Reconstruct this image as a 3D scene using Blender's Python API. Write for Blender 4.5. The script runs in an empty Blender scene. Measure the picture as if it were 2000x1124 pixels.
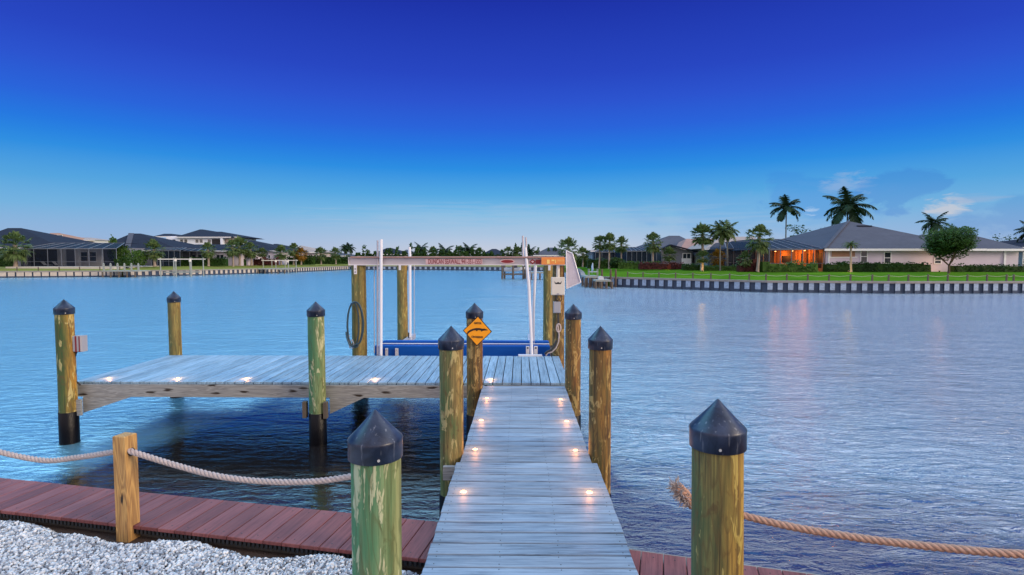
import bpy, math, random
import numpy as np
from mathutils import Vector, Matrix, Euler, noise
R = random.Random(11)
rad = math.radians
sc = bpy.context.scene
col = sc.collection
# ---------------------------------------------------------------- survey helpers (photo measurements -> world metres)
F, PITCH, YAW, EYE = 1080.0, rad(3.02), rad(0.85), 1.9
def ray(px, py):
    a = (px-1000)/F; b = -(py-562)/F
    d = (a, math.cos(PITCH)+b*math.sin(PITCH), -math.sin(PITCH)+b*math.cos(PITCH))
    c, s = math.cos(YAW), math.sin(YAW)
    return (c*d[0]-s*d[1], s*d[0]+c*d[1], d[2])
def G(px, py, z=0.0):
    r = ray(px, py); t = (z-EYE)/r[2]; return Vector((r[0]*t, r[1]*t, z))
def D(px, py, Y):
    r = ray(px, py); t = Y/r[1]; return Vector((r[0]*t, Y, EYE+r[2]*t))
def XA(px, Y): return D(px, 505, Y).x
def ZA(py, Y): return D(1000, py, Y).z
def lin(r, g, b):
    f = lambda c: (c/255/12.92) if c/255 <= .04045 else ((c/255+.055)/1.055)**2.4
    return (f(r), f(g), f(b), 1)
# ---------------------------------------------------------------- materials
class NT:
    def __init__(s, tree): s.t = tree; s.n = tree.nodes; s.l = tree.links
    def new(s, typ, **kw):
        nd = s.n.new(typ)
        for k, v in kw.items():
            if k in nd.inputs.keys() and not hasattr(nd, k): nd.inputs[k].default_value = v
            else: setattr(nd, k, v)
        return nd
    def put(s, sock, v):
        if hasattr(v, 'is_output') or isinstance(v, bpy.types.NodeSocket): s.l.new(v, sock)
        else: sock.default_value = v
    def math(s, op, a, b=None, c=None, clamp=False):
        nd = s.n.new('ShaderNodeMath'); nd.operation = op; nd.use_clamp = clamp
        s.put(nd.inputs[0], a)
        if b is not None: s.put(nd.inputs[1], b)
        if c is not None: s.put(nd.inputs[2], c)
        return nd.outputs[0]
    def mix(s, f, a, b, bt='MIX'):
        nd = s.n.new('ShaderNodeMix'); nd.data_type = 'RGBA'; nd.blend_type = bt
        s.put(nd.inputs[0], f); s.put(nd.inputs[6], a); s.put(nd.inputs[7], b)
        return nd.outputs[2]
    def vec(s, v, scale=(1,1,1), loc=(0,0,0), rot=(0,0,0)):
        nd = s.n.new('ShaderNodeMapping'); s.l.new(v, nd.inputs[0])
        s.put(nd.inputs[1], loc); nd.inputs[2].default_value = rot; nd.inputs[3].default_value = scale
        return nd.outputs[0]
    def noise(s, v, scale, detail=4, rough=.6, dist=0.0, w=None):
        nd = s.n.new('ShaderNodeTexNoise')
        if w is not None: nd.noise_dimensions = '4D'; s.put(nd.inputs['W'], w)
        s.l.new(v, nd.inputs['Vector']); nd.inputs['Scale'].default_value = scale
        nd.inputs['Detail'].default_value = detail; nd.inputs['Roughness'].default_value = rough
        nd.inputs['Distortion'].default_value = dist
        return nd.outputs[0]
    def ramp(s, f, stops, interp='LINEAR'):
        nd = s.n.new('ShaderNodeValToRGB'); cr = nd.color_ramp; cr.interpolation = interp
        while len(cr.elements) < len(stops): cr.elements.new(.5)
        for e, (p, c) in zip(cr.elements, stops):
            e.position = p; e.color = c if not isinstance(c, (int, float)) else (c, c, c, 1)
        s.put(nd.inputs[0], f); return nd.outputs[0]
    def sep(s, v):
        nd = s.n.new('ShaderNodeSeparateXYZ'); s.l.new(v, nd.inputs[0]); return nd.outputs
    def bump(s, h, strength, dist=.01, normal=None):
        nd = s.n.new('ShaderNodeBump'); nd.inputs['Strength'].default_value = strength
        nd.inputs['Distance'].default_value = dist; s.l.new(h, nd.inputs['Height'])
        if normal: s.l.new(normal, nd.inputs['Normal'])
        return nd.outputs[0]
def newmat(name):
    m = bpy.data.materials.new(name); m.use_nodes = True
    t = NT(m.node_tree); b = m.node_tree.nodes['Principled BSDF']
    return m, t, b
def tc(t, out='Object'): return t.n.new('ShaderNodeTexCoord').outputs[out]
def orand(t): return t.n.new('ShaderNodeObjectInfo').outputs['Random']
def mat(name, c, rough=.7, metal=0, var=.25, scale=3, bump=0, stretch=(1,1,1), spec=.5, bscale=None, coord='Object'):
    m, t, b = newmat(name)
    v = t.vec(tc(t, coord), stretch)
    n = t.noise(v, scale, 5)
    f = t.math('MULTIPLY_ADD', n, var*2, 1-var)
    hs = t.n.new('ShaderNodeHueSaturation'); hs.inputs['Color'].default_value = c
    t.l.new(f, hs.inputs['Value']); t.l.new(hs.outputs[0], b.inputs['Base Color'])
    b.inputs['Roughness'].default_value = rough; b.inputs['Metallic'].default_value = metal
    b.inputs['Specular IOR Level'].default_value = spec
    if bump:
        n2 = t.noise(v, bscale or scale*4, 4)
        t.l.new(t.bump(n2, bump, .02), b.inputs['Normal'])
    return m
MT = {}
def m_pile(name, green, main, light, dark, gx=0.5, patch=.55, pscale=2.2):
    m, t, b = newmat(name)
    o = tc(t); r = orand(t); x, y, z = t.sep(o)[:3]
    w = t.math('MULTIPLY', r, 20)
    grain = t.noise(t.vec(o, (34, 34, 1.3)), 1.0, 6, .7, .6, w)
    pt = t.noise(t.vec(o, (9, 9, pscale)), 1.0, 4, .6, 1.6, w)
    pt2 = t.noise(t.vec(o, (7, 7, 1.4), (3, 5, 1)), 1.0, 5, .65, .8, w)
    c = t.mix(t.ramp(grain, [(.38, 0), (.62, 1)]), dark, main)
    # preservative green, painted stronger at view left to stand for side shade
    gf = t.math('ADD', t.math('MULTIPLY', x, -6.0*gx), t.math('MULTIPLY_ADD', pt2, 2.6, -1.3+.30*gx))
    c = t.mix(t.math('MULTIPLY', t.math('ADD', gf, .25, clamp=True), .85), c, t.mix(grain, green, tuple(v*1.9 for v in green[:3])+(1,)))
    # peeled pale sapwood with its own outline
    pm = t.ramp(pt, [(patch, 0), (patch+.025, 1), (patch+.10, 1), (patch+.13, 0)])
    c = t.mix(t.math('MULTIPLY', pm, .6), c, light)
    bl = t.ramp(t.noise(t.vec(o, (15, 15, 5.5), (2, 7, 5)), 1.0, 5, .62, 1.1, w), [(.36, 1), (.43, 0)])
    c = t.mix(t.math('MULTIPLY', bl, .8), c, dark)
    sw = t.math('FRACT', t.math('MULTIPLY', t.noise(t.vec(o, (6, 6, 1.1), (1, 1, 8)), 1.0, 2, .5, .5, w), 13))
    c = t.mix(t.math('MULTIPLY', t.ramp(sw, [(0, 1), (.22, 0), (.9, 0), (1, 1)]), .6), c, dark)
    c = t.mix(t.math('MULTIPLY', x, 5.0, clamp=True), c, tuple(min(1, v*k) for v, k in zip(light[:3], (1.15, 1.0, .8)))+(1,), 'SOFT_LIGHT')  # view-right side painted lighter and warmer, standing for low side light
    # dark checks
    ck = t.noise(t.vec(o, (60, 60, .8), (9, 1, 4)), 1.0, 3, .5, 0, w)
    ckm = t.ramp(ck, [(.30, 1), (.36, 0)])
    c = t.mix(t.math('MULTIPLY', ckm, .7), c, (.02, .014, .008, 1))
    t.l.new(c, b.inputs['Base Color']); b.inputs['Roughness'].default_value = .72
    h = t.math('ADD', t.math('MULTIPLY', grain, .6), t.math('SUBTRACT', t.math('MULTIPLY', pm, .35), ckm))
    t.l.new(t.bump(h, .8, .006), b.inputs['Normal'])
    return m
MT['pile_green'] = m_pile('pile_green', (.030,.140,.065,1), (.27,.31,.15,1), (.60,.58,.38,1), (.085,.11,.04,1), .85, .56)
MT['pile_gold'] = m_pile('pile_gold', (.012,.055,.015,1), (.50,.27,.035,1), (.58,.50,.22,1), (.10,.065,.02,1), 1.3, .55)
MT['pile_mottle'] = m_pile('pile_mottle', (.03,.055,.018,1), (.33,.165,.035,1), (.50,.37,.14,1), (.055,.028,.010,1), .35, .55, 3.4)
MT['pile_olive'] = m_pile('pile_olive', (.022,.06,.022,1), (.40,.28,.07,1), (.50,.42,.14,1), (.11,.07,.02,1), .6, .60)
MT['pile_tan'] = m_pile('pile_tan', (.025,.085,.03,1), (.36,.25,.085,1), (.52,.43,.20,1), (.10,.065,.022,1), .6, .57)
def m_deck(name, along, pitch, off, c0, c1, c2):
    m, t, b = newmat(name)
    o = tc(t); x, y, z = t.sep(o)[:3]
    ax = y if along == 'x' else x                 # boards run along 'along', stepping in the other axis
    idx = t.math('FLOOR', t.math('DIVIDE', t.math('SUBTRACT', ax, off), pitch))
    wn = t.n.new('ShaderNodeTexWhiteNoise'); wn.noise_dimensions = '1D'; t.l.new(idx, wn.inputs['W'])
    bv = wn.outputs[0]
    st = (2.2, 46, 20) if along == 'x' else (46, 2.2, 20)
    w = t.math('MULTIPLY', idx, 3.17)
    g = t.noise(t.vec(o, st), 1.0, 6, .72, .5, w)
    g2 = t.noise(t.vec(o, (1.6, 5, 4) if along == 'x' else (5, 1.6, 4)), 1.0, 4, .6, .3, w)
    c = t.mix(t.ramp(g, [(.34, 0), (.58, 1)]), c0, c1)
    c = t.mix(t.math('MULTIPLY', t.ramp(g2, [(.40, 0), (.75, 1)]), .55), c, c2)
    hs = t.n.new('ShaderNodeHueSaturation'); t.l.new(c, hs.inputs['Color'])
    t.l.new(t.math('MULTIPLY_ADD', bv, .34, .82), hs.inputs['Value'])
    t.l.new(hs.outputs[0], b.inputs['Base Color'])
    t.l.new(t.math('MULTIPLY_ADD', g2, .3, .38), b.inputs['Roughness'])
    t.l.new(t.bump(g, .5, .004), b.inputs['Normal'])
    return m
MT['deck_walk'] = m_deck('deck_walk', 'x', .1464, -5.5, (.035,.06,.10,1), (.23,.30,.38,1), (.34,.41,.49,1))
MT['deck_plat'] = m_deck('deck_plat', 'y', .1464, -6.86, (.08,.13,.18,1), (.25,.385,.50,1), (.33,.46,.57,1))
MT['deck_red'] = m_deck('deck_red', 'y', .1464, 0, (.11,.036,.036,1), (.23,.075,.070,1), (.31,.135,.13,1))
def m_timber(name, along, ca, cb, cc, knots=.06):
    m, t, b = newmat(name)
    o = tc(t)
    st = {'x': (1.1, 14, 14), 'z': (14, 14, 1.1)}[along]
    w = t.math('MULTIPLY', orand(t), 9)
    v = t.vec(o, st)
    n = t.noise(v, .9, 3, .5, .8, w)
    wv = t.math('FRACT', t.math('MULTIPLY', n, 9))
    ring = t.ramp(wv, [(0, .9), (.5, .15), (.85, 1), (1, .9)])
    fine = t.noise(t.vec(o, tuple(q*5 for q in st)), 1, 4, .6)
    c = t.mix(ring, ca, cb)
    c = t.mix(t.math('MULTIPLY', fine, .5), c, cc)
    vo = t.n.new('ShaderNodeTexVoronoi'); oz = t.sep(o); cb = t.n.new('ShaderNodeCombineXYZ'); t.l.new(oz[0] if along == 'x' else t.math('ADD', oz[0], oz[1]), cb.inputs[0]); t.l.new(oz[2], cb.inputs[1]); t.l.new(t.vec(cb.outputs[0], {'x': (1.5, 5.5, 1), 'z': (5, 2.0, 1)}[along], (.37,.42,.3)), vo.inputs['Vector']); vo.inputs['Scale'].default_value = 1; vo.voronoi_dimensions = '2D'
    k = t.ramp(t.math('ADD', vo.outputs['Distance'], t.math('MULTIPLY_ADD', fine, .30, -.12)), [(knots, 1), (knots*1.5, 0)])
    c = t.mix(k, c, (.025,.015,.008,1))
    t.l.new(c, b.inputs['Base Color']); b.inputs['Roughness'].default_value = .75
    t.l.new(t.bump(t.math('SUBTRACT', ring, k), .35, .004), b.inputs['Normal'])
    return m
MT['timber_grey'] = m_timber('timber_grey', 'x', (.33,.33,.31,1), (.15,.145,.14,1), (.38,.40,.40,1), .10)
MT['timber_post'] = m_timber('timber_post', 'z', (.60,.33,.09,1), (.22,.09,.02,1), (.60,.40,.17,1), .07)
MT['timber_dark'] = mat('timber_dark', (.10,.08,.06,1), .8, scale=4, bump=.3)
def m_cap():
    m, t, b = newmat('cap_plastic')
    o = tc(t); n = t.noise(o, 9, 6, .65, .4, t.math('MULTIPLY', orand(t), 8))
    s = t.noise(t.vec(o, (60, 60, 6)), 1, 3, .6)
    c = t.mix(t.ramp(n, [(.40, 0), (.75, .8)]), (.004,.008,.024,1), (.045,.07,.135,1))
    c = t.mix(t.ramp(s, [(.62, 0), (.70, .5)]), c, (.22,.24,.28,1))
    t.l.new(c, b.inputs['Base Color']); t.l.new(t.math('MULTIPLY_ADD', n, .35, .2), b.inputs['Roughness'])
    t.l.new(t.bump(s, .12, .002), b.inputs['Normal'])
    return m
MT['cap'] = m_cap()
MT['wrap'] = mat('pile_wrap', (.002,.002,.004,1), .35, spec=.2, scale=12, bump=.3, stretch=(1,1,.3))
MT['screw'] = mat('screw_steel', (.6,.6,.58,1), .4, .6, var=.1)
MT['screwd'] = mat('screw_dark', (.03,.03,.035,1), .5, .3, var=.1)
MT['rope'] = mat('rope_fibre', (.52,.43,.40,1), .9, scale=60, var=.35, bump=.6, bscale=300)
MT['rope_tan'] = mat('rope_tan', (.56,.32,.22,1), .9, scale=60, var=.35, bump=.6, bscale=300)
MT['blue'] = mat('bunk_blue', (.001,.075,.36,1), .6, spec=.2, scale=3, var=.2, bump=.15, stretch=(.4,1,2))
MT['white_pvc'] = mat('white_pvc', (.72,.72,.76,1), .35, scale=3, var=.12, stretch=(1,1,.4))
MT['alu'] = mat('aluminium', (.50,.47,.50,1), .42, .55, scale=3, var=.18, stretch=(.4,1,1))
MT['alu_l'] = mat('aluminium_light', (.72,.70,.72,1), .4, .4, scale=3, var=.15)
MT['pipe_rust'] = mat('drive_pipe', (.34,.20,.17,1), .6, .2, scale=6, var=.35, stretch=(.5,1,1))
MT['box_beige'] = mat('box_beige', (.62,.58,.50,1), .45, scale=5, var=.1)
MT['box_grey'] = mat('box_grey', (.33,.33,.36,1), .5, scale=5, var=.15)
MT['panel_mesh'] = mat('panel_mesh', (.50,.46,.52,1), .8, scale=8, var=.25, bump=.4)
MT['hose'] = mat('hose', (.02,.05,.07,1), .35, scale=20, var=.3)
MT['cable'] = mat('cable_black', (.02,.02,.022,1), .5)
MT['red_ink'] = mat('red_ink', (.20,.008,.015,1), .6, var=.1)
MT['red_pale'] = mat('red_pale', (.62,.42,.42,1), .6, var=.15)
MT['orange'] = mat('orange_vinyl', (.72,.24,.05,1), .5, var=.2, scale=12)
MT['yellow'] = mat('yellow_vinyl', (.85,.55,.15,1), .5, var=.2, scale=12)
MT['sign'] = mat('sign_orange', (.85,.33,.004,1), .4, var=.08, scale=8)
MT['ink'] = mat('black_ink', (.015,.008,.004,1), .5, var=.05)
MT['soil'] = mat('soil', (.055,.032,.022,1), .95, scale=5, var=.5, bump=.9, bscale=45)
MT['conc'] = mat('concrete', (.24,.22,.20,1), .85, scale=3, var=.35, bump=.3)
def m_lawn():
    m, t, b = newmat('lawn')
    o = tc(t); n = t.noise(o, .35, 5, .65); n2 = t.noise(t.vec(o, (1, 2.5, 1)), 3.0, 4, .7)
    n3 = t.noise(t.vec(o, (.06,.3,1)), 1.0, 3, .6)
    x, y, z = t.sep(o)[:3]
    c = t.mix(t.ramp(n, [(.35, 0), (.7, 1)]), (.028,.105,.008,1), (.085,.20,.014,1))
    c = t.mix(t.math('MULTIPLY', n2, .45), c, (.14,.28,.03,1))
    # drier, browner turf on the far and left banks
    dry = t.math('MULTIPLY', t.ramp(t.math('ADD', t.math('MULTIPLY', x, .02), .5), [(.48, 1), (.62, 0)]), .62)
    c = t.mix(t.math('MULTIPLY', dry, t.math('ADD', n3, .35, clamp=True)), c, (.30,.24,.09,1))
    t.l.new(c, b.inputs['Base Color']); b.inputs['Roughness'].default_value = .9
    b.inputs['Specular IOR Level'].default_value = 0
    t.l.new(t.bump(n2, .6, .05), b.inputs['Normal'])
    return m
MT['lawn'] = m_lawn()
MT['patio'] = mat('patio', (.50,.47,.42,1), .8, scale=1, var=.2)
MT['panel_white'] = mat('panel_white', (.27,.35,.46,1), .7, scale=5, var=.6, stretch=(1,1,2))
MT['panel_tan'] = mat('panel_tan', (.46,.40,.33,1), .75, scale=2, var=.3, stretch=(1,1,2))
MT['panel_dark'] = mat('panel_dark', (.040,.062,.105,1), .8, scale=3, var=.5)
MT['wall_white'] = mat('wall_white', (.56,.58,.62,1), .8, scale=.6, var=.1)
MT['wall_grey'] = mat('wall_grey', (.17,.18,.22,1), .8, scale=.6, var=.12)
MT['wall_beige'] = mat('wall_beige', (.58,.52,.60,1), .8, scale=.6, var=.1)
MT['wall_bright'] = mat('wall_bright', (.74,.80,.92,1), .8, scale=.6, var=.06)
MT['wall_tan'] = mat('wall_tan', (.50,.26,.10,1), .8, scale=.6, var=.15)
MT['trim'] = mat('trim_white', (.74,.75,.77,1), .5, var=.05)
def m_roof(name, c, c2, sc_=1.0):
    m, t, b = newmat(name)
    o = tc(t); x, y, z = t.sep(o)[:3]
    rows = t.math('FRACT', t.math('MULTIPLY', z, 7.0*sc_))
    n = t.noise(t.vec(o, (1.2,1.2,7)), 2.0, 4, .7); n2 = t.noise(o, .4, 3)
    cc = t.mix(n, c, c2); cc = t.mix(t.math('MULTIPLY', t.ramp(rows, [(.0, 1), (.22, 0)]), .35), cc, (.02,.02,.03,1))
    hs = t.n.new('ShaderNodeHueSaturation'); t.l.new(cc, hs.inputs['Color']); t.l.new(t.math('MULTIPLY_ADD', n2, .4, .8), hs.inputs['Value'])
    t.l.new(hs.outputs[0], b.inputs['Base Color']); b.inputs['Roughness'].default_value = .9; b.inputs['Specular IOR Level'].default_value = .08
    t.l.new(t.bump(rows, .4, .04), b.inputs['Normal'])
    return m
MT['roof_grey'] = m_roof('roof_grey', (.060,.066,.088,1), (.105,.112,.14,1))
MT['roof_dark'] = m_roof('roof_dark', (.012,.016,.030,1), (.030,.036,.058,1))
MT['roof_red'] = m_roof('roof_red', (.28,.15,.13,1), (.42,.29,.25,1))
MT['roof_rust'] = m_roof('roof_rust', (.30,.13,.08,1), (.45,.30,.22,1))
MT['roof_tan'] = m_roof('roof_tan', (.30,.24,.21,1), (.42,.36,.33,1))
MT['glass_dark'] = mat('window_glass', (.02,.03,.04,1), .08, var=.1)
MT['opening'] = mat('dark_opening', (.012,.012,.016,1), .6, var=.2)
def m_screen(name, c, a):
    m, t, b = newmat(name)
    b.inputs['Base Color'].default_value = c; b.inputs['Roughness'].default_value = .9; b.inputs['Specular IOR Level'].default_value = .05; b.inputs['Alpha'].default_value = a
    n = t.noise(tc(t), .5, 3); t.l.new(t.math('MULTIPLY_ADD', n, .2, a-.1), b.inputs['Alpha'])
    return m
MT['screen'] = m_screen('insect_screen', (.012,.022,.04,1), .72)
MT['screen_roof'] = m_screen('insect_screen_roof', (.02,.035,.06,1), .86)
MT['screen_mid'] = m_screen('insect_screen_mid', (.010,.016,.03,1), .62)
MT['screen_thin'] = m_screen('insect_screen_thin', (.012,.018,.03,1), .26)
MT['cage_frame'] = mat('cage_frame', (.10,.12,.16,1), .5, var=.1)
MT['cage_white'] = mat('cage_white', (.13,.15,.19,1), .5, var=.1)
def m_leaf(name, a, b_, trans=.25):
    m, t, b = newmat(name)
    g = t.n.new('ShaderNodeNewGeometry'); r = g.outputs['Random Per Island']
    n = t.noise(tc(t), .8, 3)
    c = t.mix(t.math('MULTIPLY_ADD', r, .6, t.math('MULTIPLY', n, .45)), a, b_)
    t.l.new(c, b.inputs['Base Color']); b.inputs['Roughness'].default_value = .5
    b.inputs['Specular IOR Level'].default_value = .12
    tr = t.n.new('ShaderNodeBsdfTranslucent'); t.l.new(c, tr.inputs[0])
    mx = t.n.new('ShaderNodeMixShader'); mx.inputs[0].default_value = trans
    out = t.n['Material Output']; t.l.new(b.outputs[0], mx.inputs[1]); t.l.new(tr.outputs[0], mx.inputs[2]); t.l.new(mx.outputs[0], out.inputs[0])
    return m
MT['leaf'] = m_leaf('leaf_green', (.005,.020,.005,1), (.035,.085,.014,1), .12)
MT['leaf_tree'] = m_leaf('leaf_tree', (.010,.040,.006,1), (.06,.14,.02,1), .15)
MT['leaf_l'] = m_leaf('leaf_light', (.012,.045,.008,1), (.085,.17,.03,1), .15)
MT['leaf_palm'] = m_leaf('leaf_palm', (.008,.030,.010,1), (.17,.24,.08,1))
MT['leaf_royal'] = m_leaf('leaf_royal', (.008,.028,.014,1), (.035,.07,.03,1), .15)
MT['leaf_gold'] = m_leaf('leaf_gold', (.10,.05,.008,1), (.32,.17,.02,1))
MT['leaf_red'] = m_leaf('leaf_red', (.025,.008,.012,1), (.11,.035,.03,1), .12)
MT['trunk'] = mat('palm_trunk', (.30,.24,.20,1), .9, scale=3, var=.4, stretch=(1,1,3), bump=.6)
MT['trunk_g'] = mat('royal_trunk', (.14,.15,.14,1), .8, scale=2, var=.3, stretch=(1,1,3))
MT['bark'] = mat('bark', (.10,.065,.045,1), .9, scale=6, var=.4, bump=.6)
MT['hull'] = mat('boat_hull', (.55,.58,.62,1), .25, var=.1)
MT['hull_d'] = mat('boat_dark', (.03,.035,.05,1), .4, var=.2)
MT['dock_grey'] = mat('dock_wood_far', (.26,.28,.25,1), .8, scale=2, var=.3)
MT['fabric_grey'] = mat('fabric_grey', (.40,.46,.52,1), .8, scale=4, var=.1)
MT['deck_red'].node_tree.nodes['Principled BSDF'].inputs['Specular IOR Level'].default_value = .15
def emit(name, c, s):
    m = bpy.data.materials.new(name); m.use_nodes = True; nt = m.node_tree; nt.nodes.clear()
    e = nt.nodes.new('ShaderNodeEmission'); o = nt.nodes.new('ShaderNodeOutputMaterial')
    e.inputs[0].default_value = c; e.inputs[1].default_value = s; nt.links.new(e.outputs[0], o.inputs[0]); return m
MT['bulb'] = emit('lamp_lens', (1,.50,.18,1), 5)
MT['bulb_far'] = emit('lamp_lens_far', (1,.45,.12,1), 8)
# ---------------------------------------------------------------- mesh builder
class MB:
    def __init__(s): s.v = []; s.f = []; s.m = []; s.n = 0; s.sm = []
    def add(s, vs, fs, mi=0, smooth=False):
        k = s.n; s.v.extend([tuple(p) for p in vs]); s.n += len(vs)
        for f in fs: s.f.append(tuple(i+k for i in f)); s.m.append(mi); s.sm.append(smooth)
        return s
    def box(s, a, b, mi=0, mtx=None):
        x0, y0, z0 = a; x1, y1, z1 = b
        vs = [Vector(p) for p in ((x0,y0,z0),(x1,y0,z0),(x1,y1,z0),(x0,y1,z0),(x0,y0,z1),(x1,y0,z1),(x1,y1,z1),(x0,y1,z1))]
        if mtx: vs = [mtx @ p for p in vs]
        return s.add(vs, [(0,3,2,1),(4,5,6,7),(0,1,5,4),(1,2,6,5),(2,3,7,6),(3,0,4,7)], mi)
    def bbox(s, a, b, bv, mi=0, mtx=None):           # box with a chamfer round its top edges
        x0, y0, z0 = a; x1, y1, z1 = b
        vs = [(x0,y0,z0),(x1,y0,z0),(x1,y1,z0),(x0,y1,z0),(x0,y0,z1-bv),(x1,y0,z1-bv),(x1,y1,z1-bv),(x0,y1,z1-bv),
              (x0+bv,y0+bv,z1),(x1-bv,y0+bv,z1),(x1-bv,y1-bv,z1),(x0+bv,y1-bv,z1)]
        vs = [Vector(p) for p in vs]
        if mtx: vs = [mtx @ p for p in vs]
        return s.add(vs, [(0,3,2,1),(0,1,5,4),(1,2,6,5),(2,3,7,6),(3,0,4,7),(4,5,9,8),(5,6,10,9),(6,7,11,10),(7,4,8,11),(8,9,10,11)], mi)
    def bar(s, p, q, w, h, mi=0, up=(0,0,1)):
        p, q = Vector(p), Vector(q); d = (q-p); L = d.length; d.normalize()
        u = Vector(up)
        if abs(d.dot(u)) > .99: u = Vector((0,1,0))
        sd = d.cross(u).normalized(); u2 = sd.cross(d)
        vs = []
        for e in (p, q):
            for a, b in ((-1,-1),(1,-1),(1,1),(-1,1)): vs.append(e+sd*(a*w/2)+u2*(b*h/2))
        return s.add(vs, [(0,1,2,3),(7,6,5,4),(0,4,5,1),(1,5,6,2),(2,6,7,3),(3,7,4,0)], mi)
    def lathe(s, prof, seg=32, c=(0,0,0), mi=0, smooth=True, jit=0, seed=0):
        vs = []; fs = []
        for i, (r, z) in enumerate(prof):
            for k in range(seg):
                a = 2*math.pi*k/seg; rr = r
                if jit: rr = r*(1+jit*noise.noise(Vector((math.cos(a)*1.6, math.sin(a)*1.6, z*1.1+seed*7.3))))
                vs.append((c[0]+rr*math.cos(a), c[1]+rr*math.sin(a), c[2]+z))
        for i in range(len(prof)-1):
            for k in range(seg):
                k2 = (k+1) % seg
                fs.append((i*seg+k, i*seg+k2, (i+1)*seg+k2, (i+1)*seg+k))
        s.add(vs, fs, mi, smooth)
        s.add([vs[k] for k in range(seg)][::-1], [tuple(range(seg))], mi)
        s.add([vs[(len(prof)-1)*seg+k] for k in range(seg)], [tuple(range(seg))], mi)
        return s
    def tube(s, pts, r, seg=8, mi=0, smooth=True, cap=True):
        pts = [Vector(p) for p in pts]; n = len(pts); rs = r if isinstance(r, (list, tuple)) else [r]*n
        vs = []; nrm = None
        for i in range(n):
            t = (pts[min(i+1, n-1)]-pts[max(i-1, 0)]).normalized()
            if nrm is None: nrm = t.orthogonal().normalized()
            nrm = (nrm-t*nrm.dot(t)).normalized(); bn = t.cross(nrm)
            for k in range(seg):
                a = 2*math.pi*k/seg; vs.append(pts[i]+(nrm*math.cos(a)+bn*math.sin(a))*rs[i])
        fs = [(i*seg+k, i*seg+(k+1) % seg, (i+1)*seg+(k+1) % seg, (i+1)*seg+k) for i in range(n-1) for k in range(seg)]
        s.add(vs, fs, mi, smooth)
        if cap:
            s.add(vs[:seg][::-1], [tuple(range(seg))], mi); s.add(vs[-seg:], [tuple(range(seg))], mi)
        return s
    def prism(s, poly, f, d, mi=0):                   # poly: 2D list, f maps (u,v)->Vector, extruded by vector d
        a = [f(u, v) for u, v in poly]; b = [p+Vector(d) for p in a]; n = len(a)
        return s.add(a+b, [tuple(range(n)), tuple(range(2*n-1, n-1, -1))]+[(i, i+n, (i+1) % n+n, (i+1) % n) for i in range(n)], mi)
    def build(s, name, mats, parent=None, loc=None):
        me = bpy.data.meshes.new(name)
        me.from_pydata(s.v, [], s.f)
        for m_ in (mats if isinstance(mats, (list, tuple)) else [mats]): me.materials.append(MT[m_] if isinstance(m_, str) else m_)
        if len(me.polygons) == len(s.m):
            me.polygons.foreach_set('material_index', s.m); me.polygons.foreach_set('use_smooth', s.sm)
        me.update()
        o = bpy.data.objects.new(name, me); col.objects.link(o)
        if parent: o.parent = parent
        if loc is not None: o.location = loc
        return o
def parts(mb, name, mats, parent):
    par = list(range(mb.n))
    def f(a):
        while par[a] != a: par[a] = par[par[a]]; a = par[a]
        return a
    dd = {}
    for i, v in enumerate(mb.v):
        k = tuple(round(c, 4) for c in v)
        if k in dd: par[f(i)] = f(dd[k])
        else: dd[k] = i
    for fc in mb.f:
        for a in fc[1:]: par[f(a)] = f(fc[0])
    gr = {}
    for q, fc in enumerate(mb.f): gr.setdefault(f(fc[0]), []).append(q)
    out = []
    for qs in gr.values():
        ids = sorted({a for q in qs for a in mb.f[q]}); mp = {a: i for i, a in enumerate(ids)}
        c = Vector(); 
        for a in ids: c += Vector(mb.v[a])
        c /= len(ids); n_ = MB(); n_.v = [tuple(Vector(mb.v[a])-c) for a in ids]; n_.n = len(ids)
        for q in qs: n_.f.append(tuple(mp[a] for a in mb.f[q])); n_.m.append(mb.m[q]); n_.sm.append(mb.sm[q])
        out.append(n_.build(name, mats, parent, c))
    return out
def tag(o, label, cat, group=None):
    o['label'] = label; o['category'] = cat
    if group: o['group'] = group
    return o
def struct(o, kind='structure'): o['kind'] = kind; return o
def empty(name, loc, label, cat, group=None, rz=0):
    o = bpy.data.objects.new(name, None); col.objects.link(o); o.location = loc; o.rotation_euler.z = rz
    o.empty_display_size = .2
    return tag(o, label, cat, group)
def kids(o): return [c for c in bpy.data.objects if c.parent == o]
def dup(o, loc, label, rz=None, scale=None, parent=None):
    c = o.copy(); col.objects.link(c)
    if parent is not None: c.parent = parent
    if loc is not None: c.location = loc
    if rz is not None: c.rotation_euler.z = rz
    if scale is not None: c.scale = scale if isinstance(scale, tuple) else (scale,)*3
    if label: c['label'] = label
    for ch in kids(o): dup(ch, None, None, parent=c)
    return c
WZ = -.87
# ================================================================= camera
cam = bpy.data.cameras.new('camera'); cam.sensor_width = 36; cam.lens = 36*F/2000; cam.clip_start = .05; cam.clip_end = 8000
co = bpy.data.objects.new('camera', cam); col.objects.link(co); co.location = (0, 0, EYE)
co.rotation_euler = (rad(90)-PITCH, 0, YAW); sc.camera = co
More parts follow.
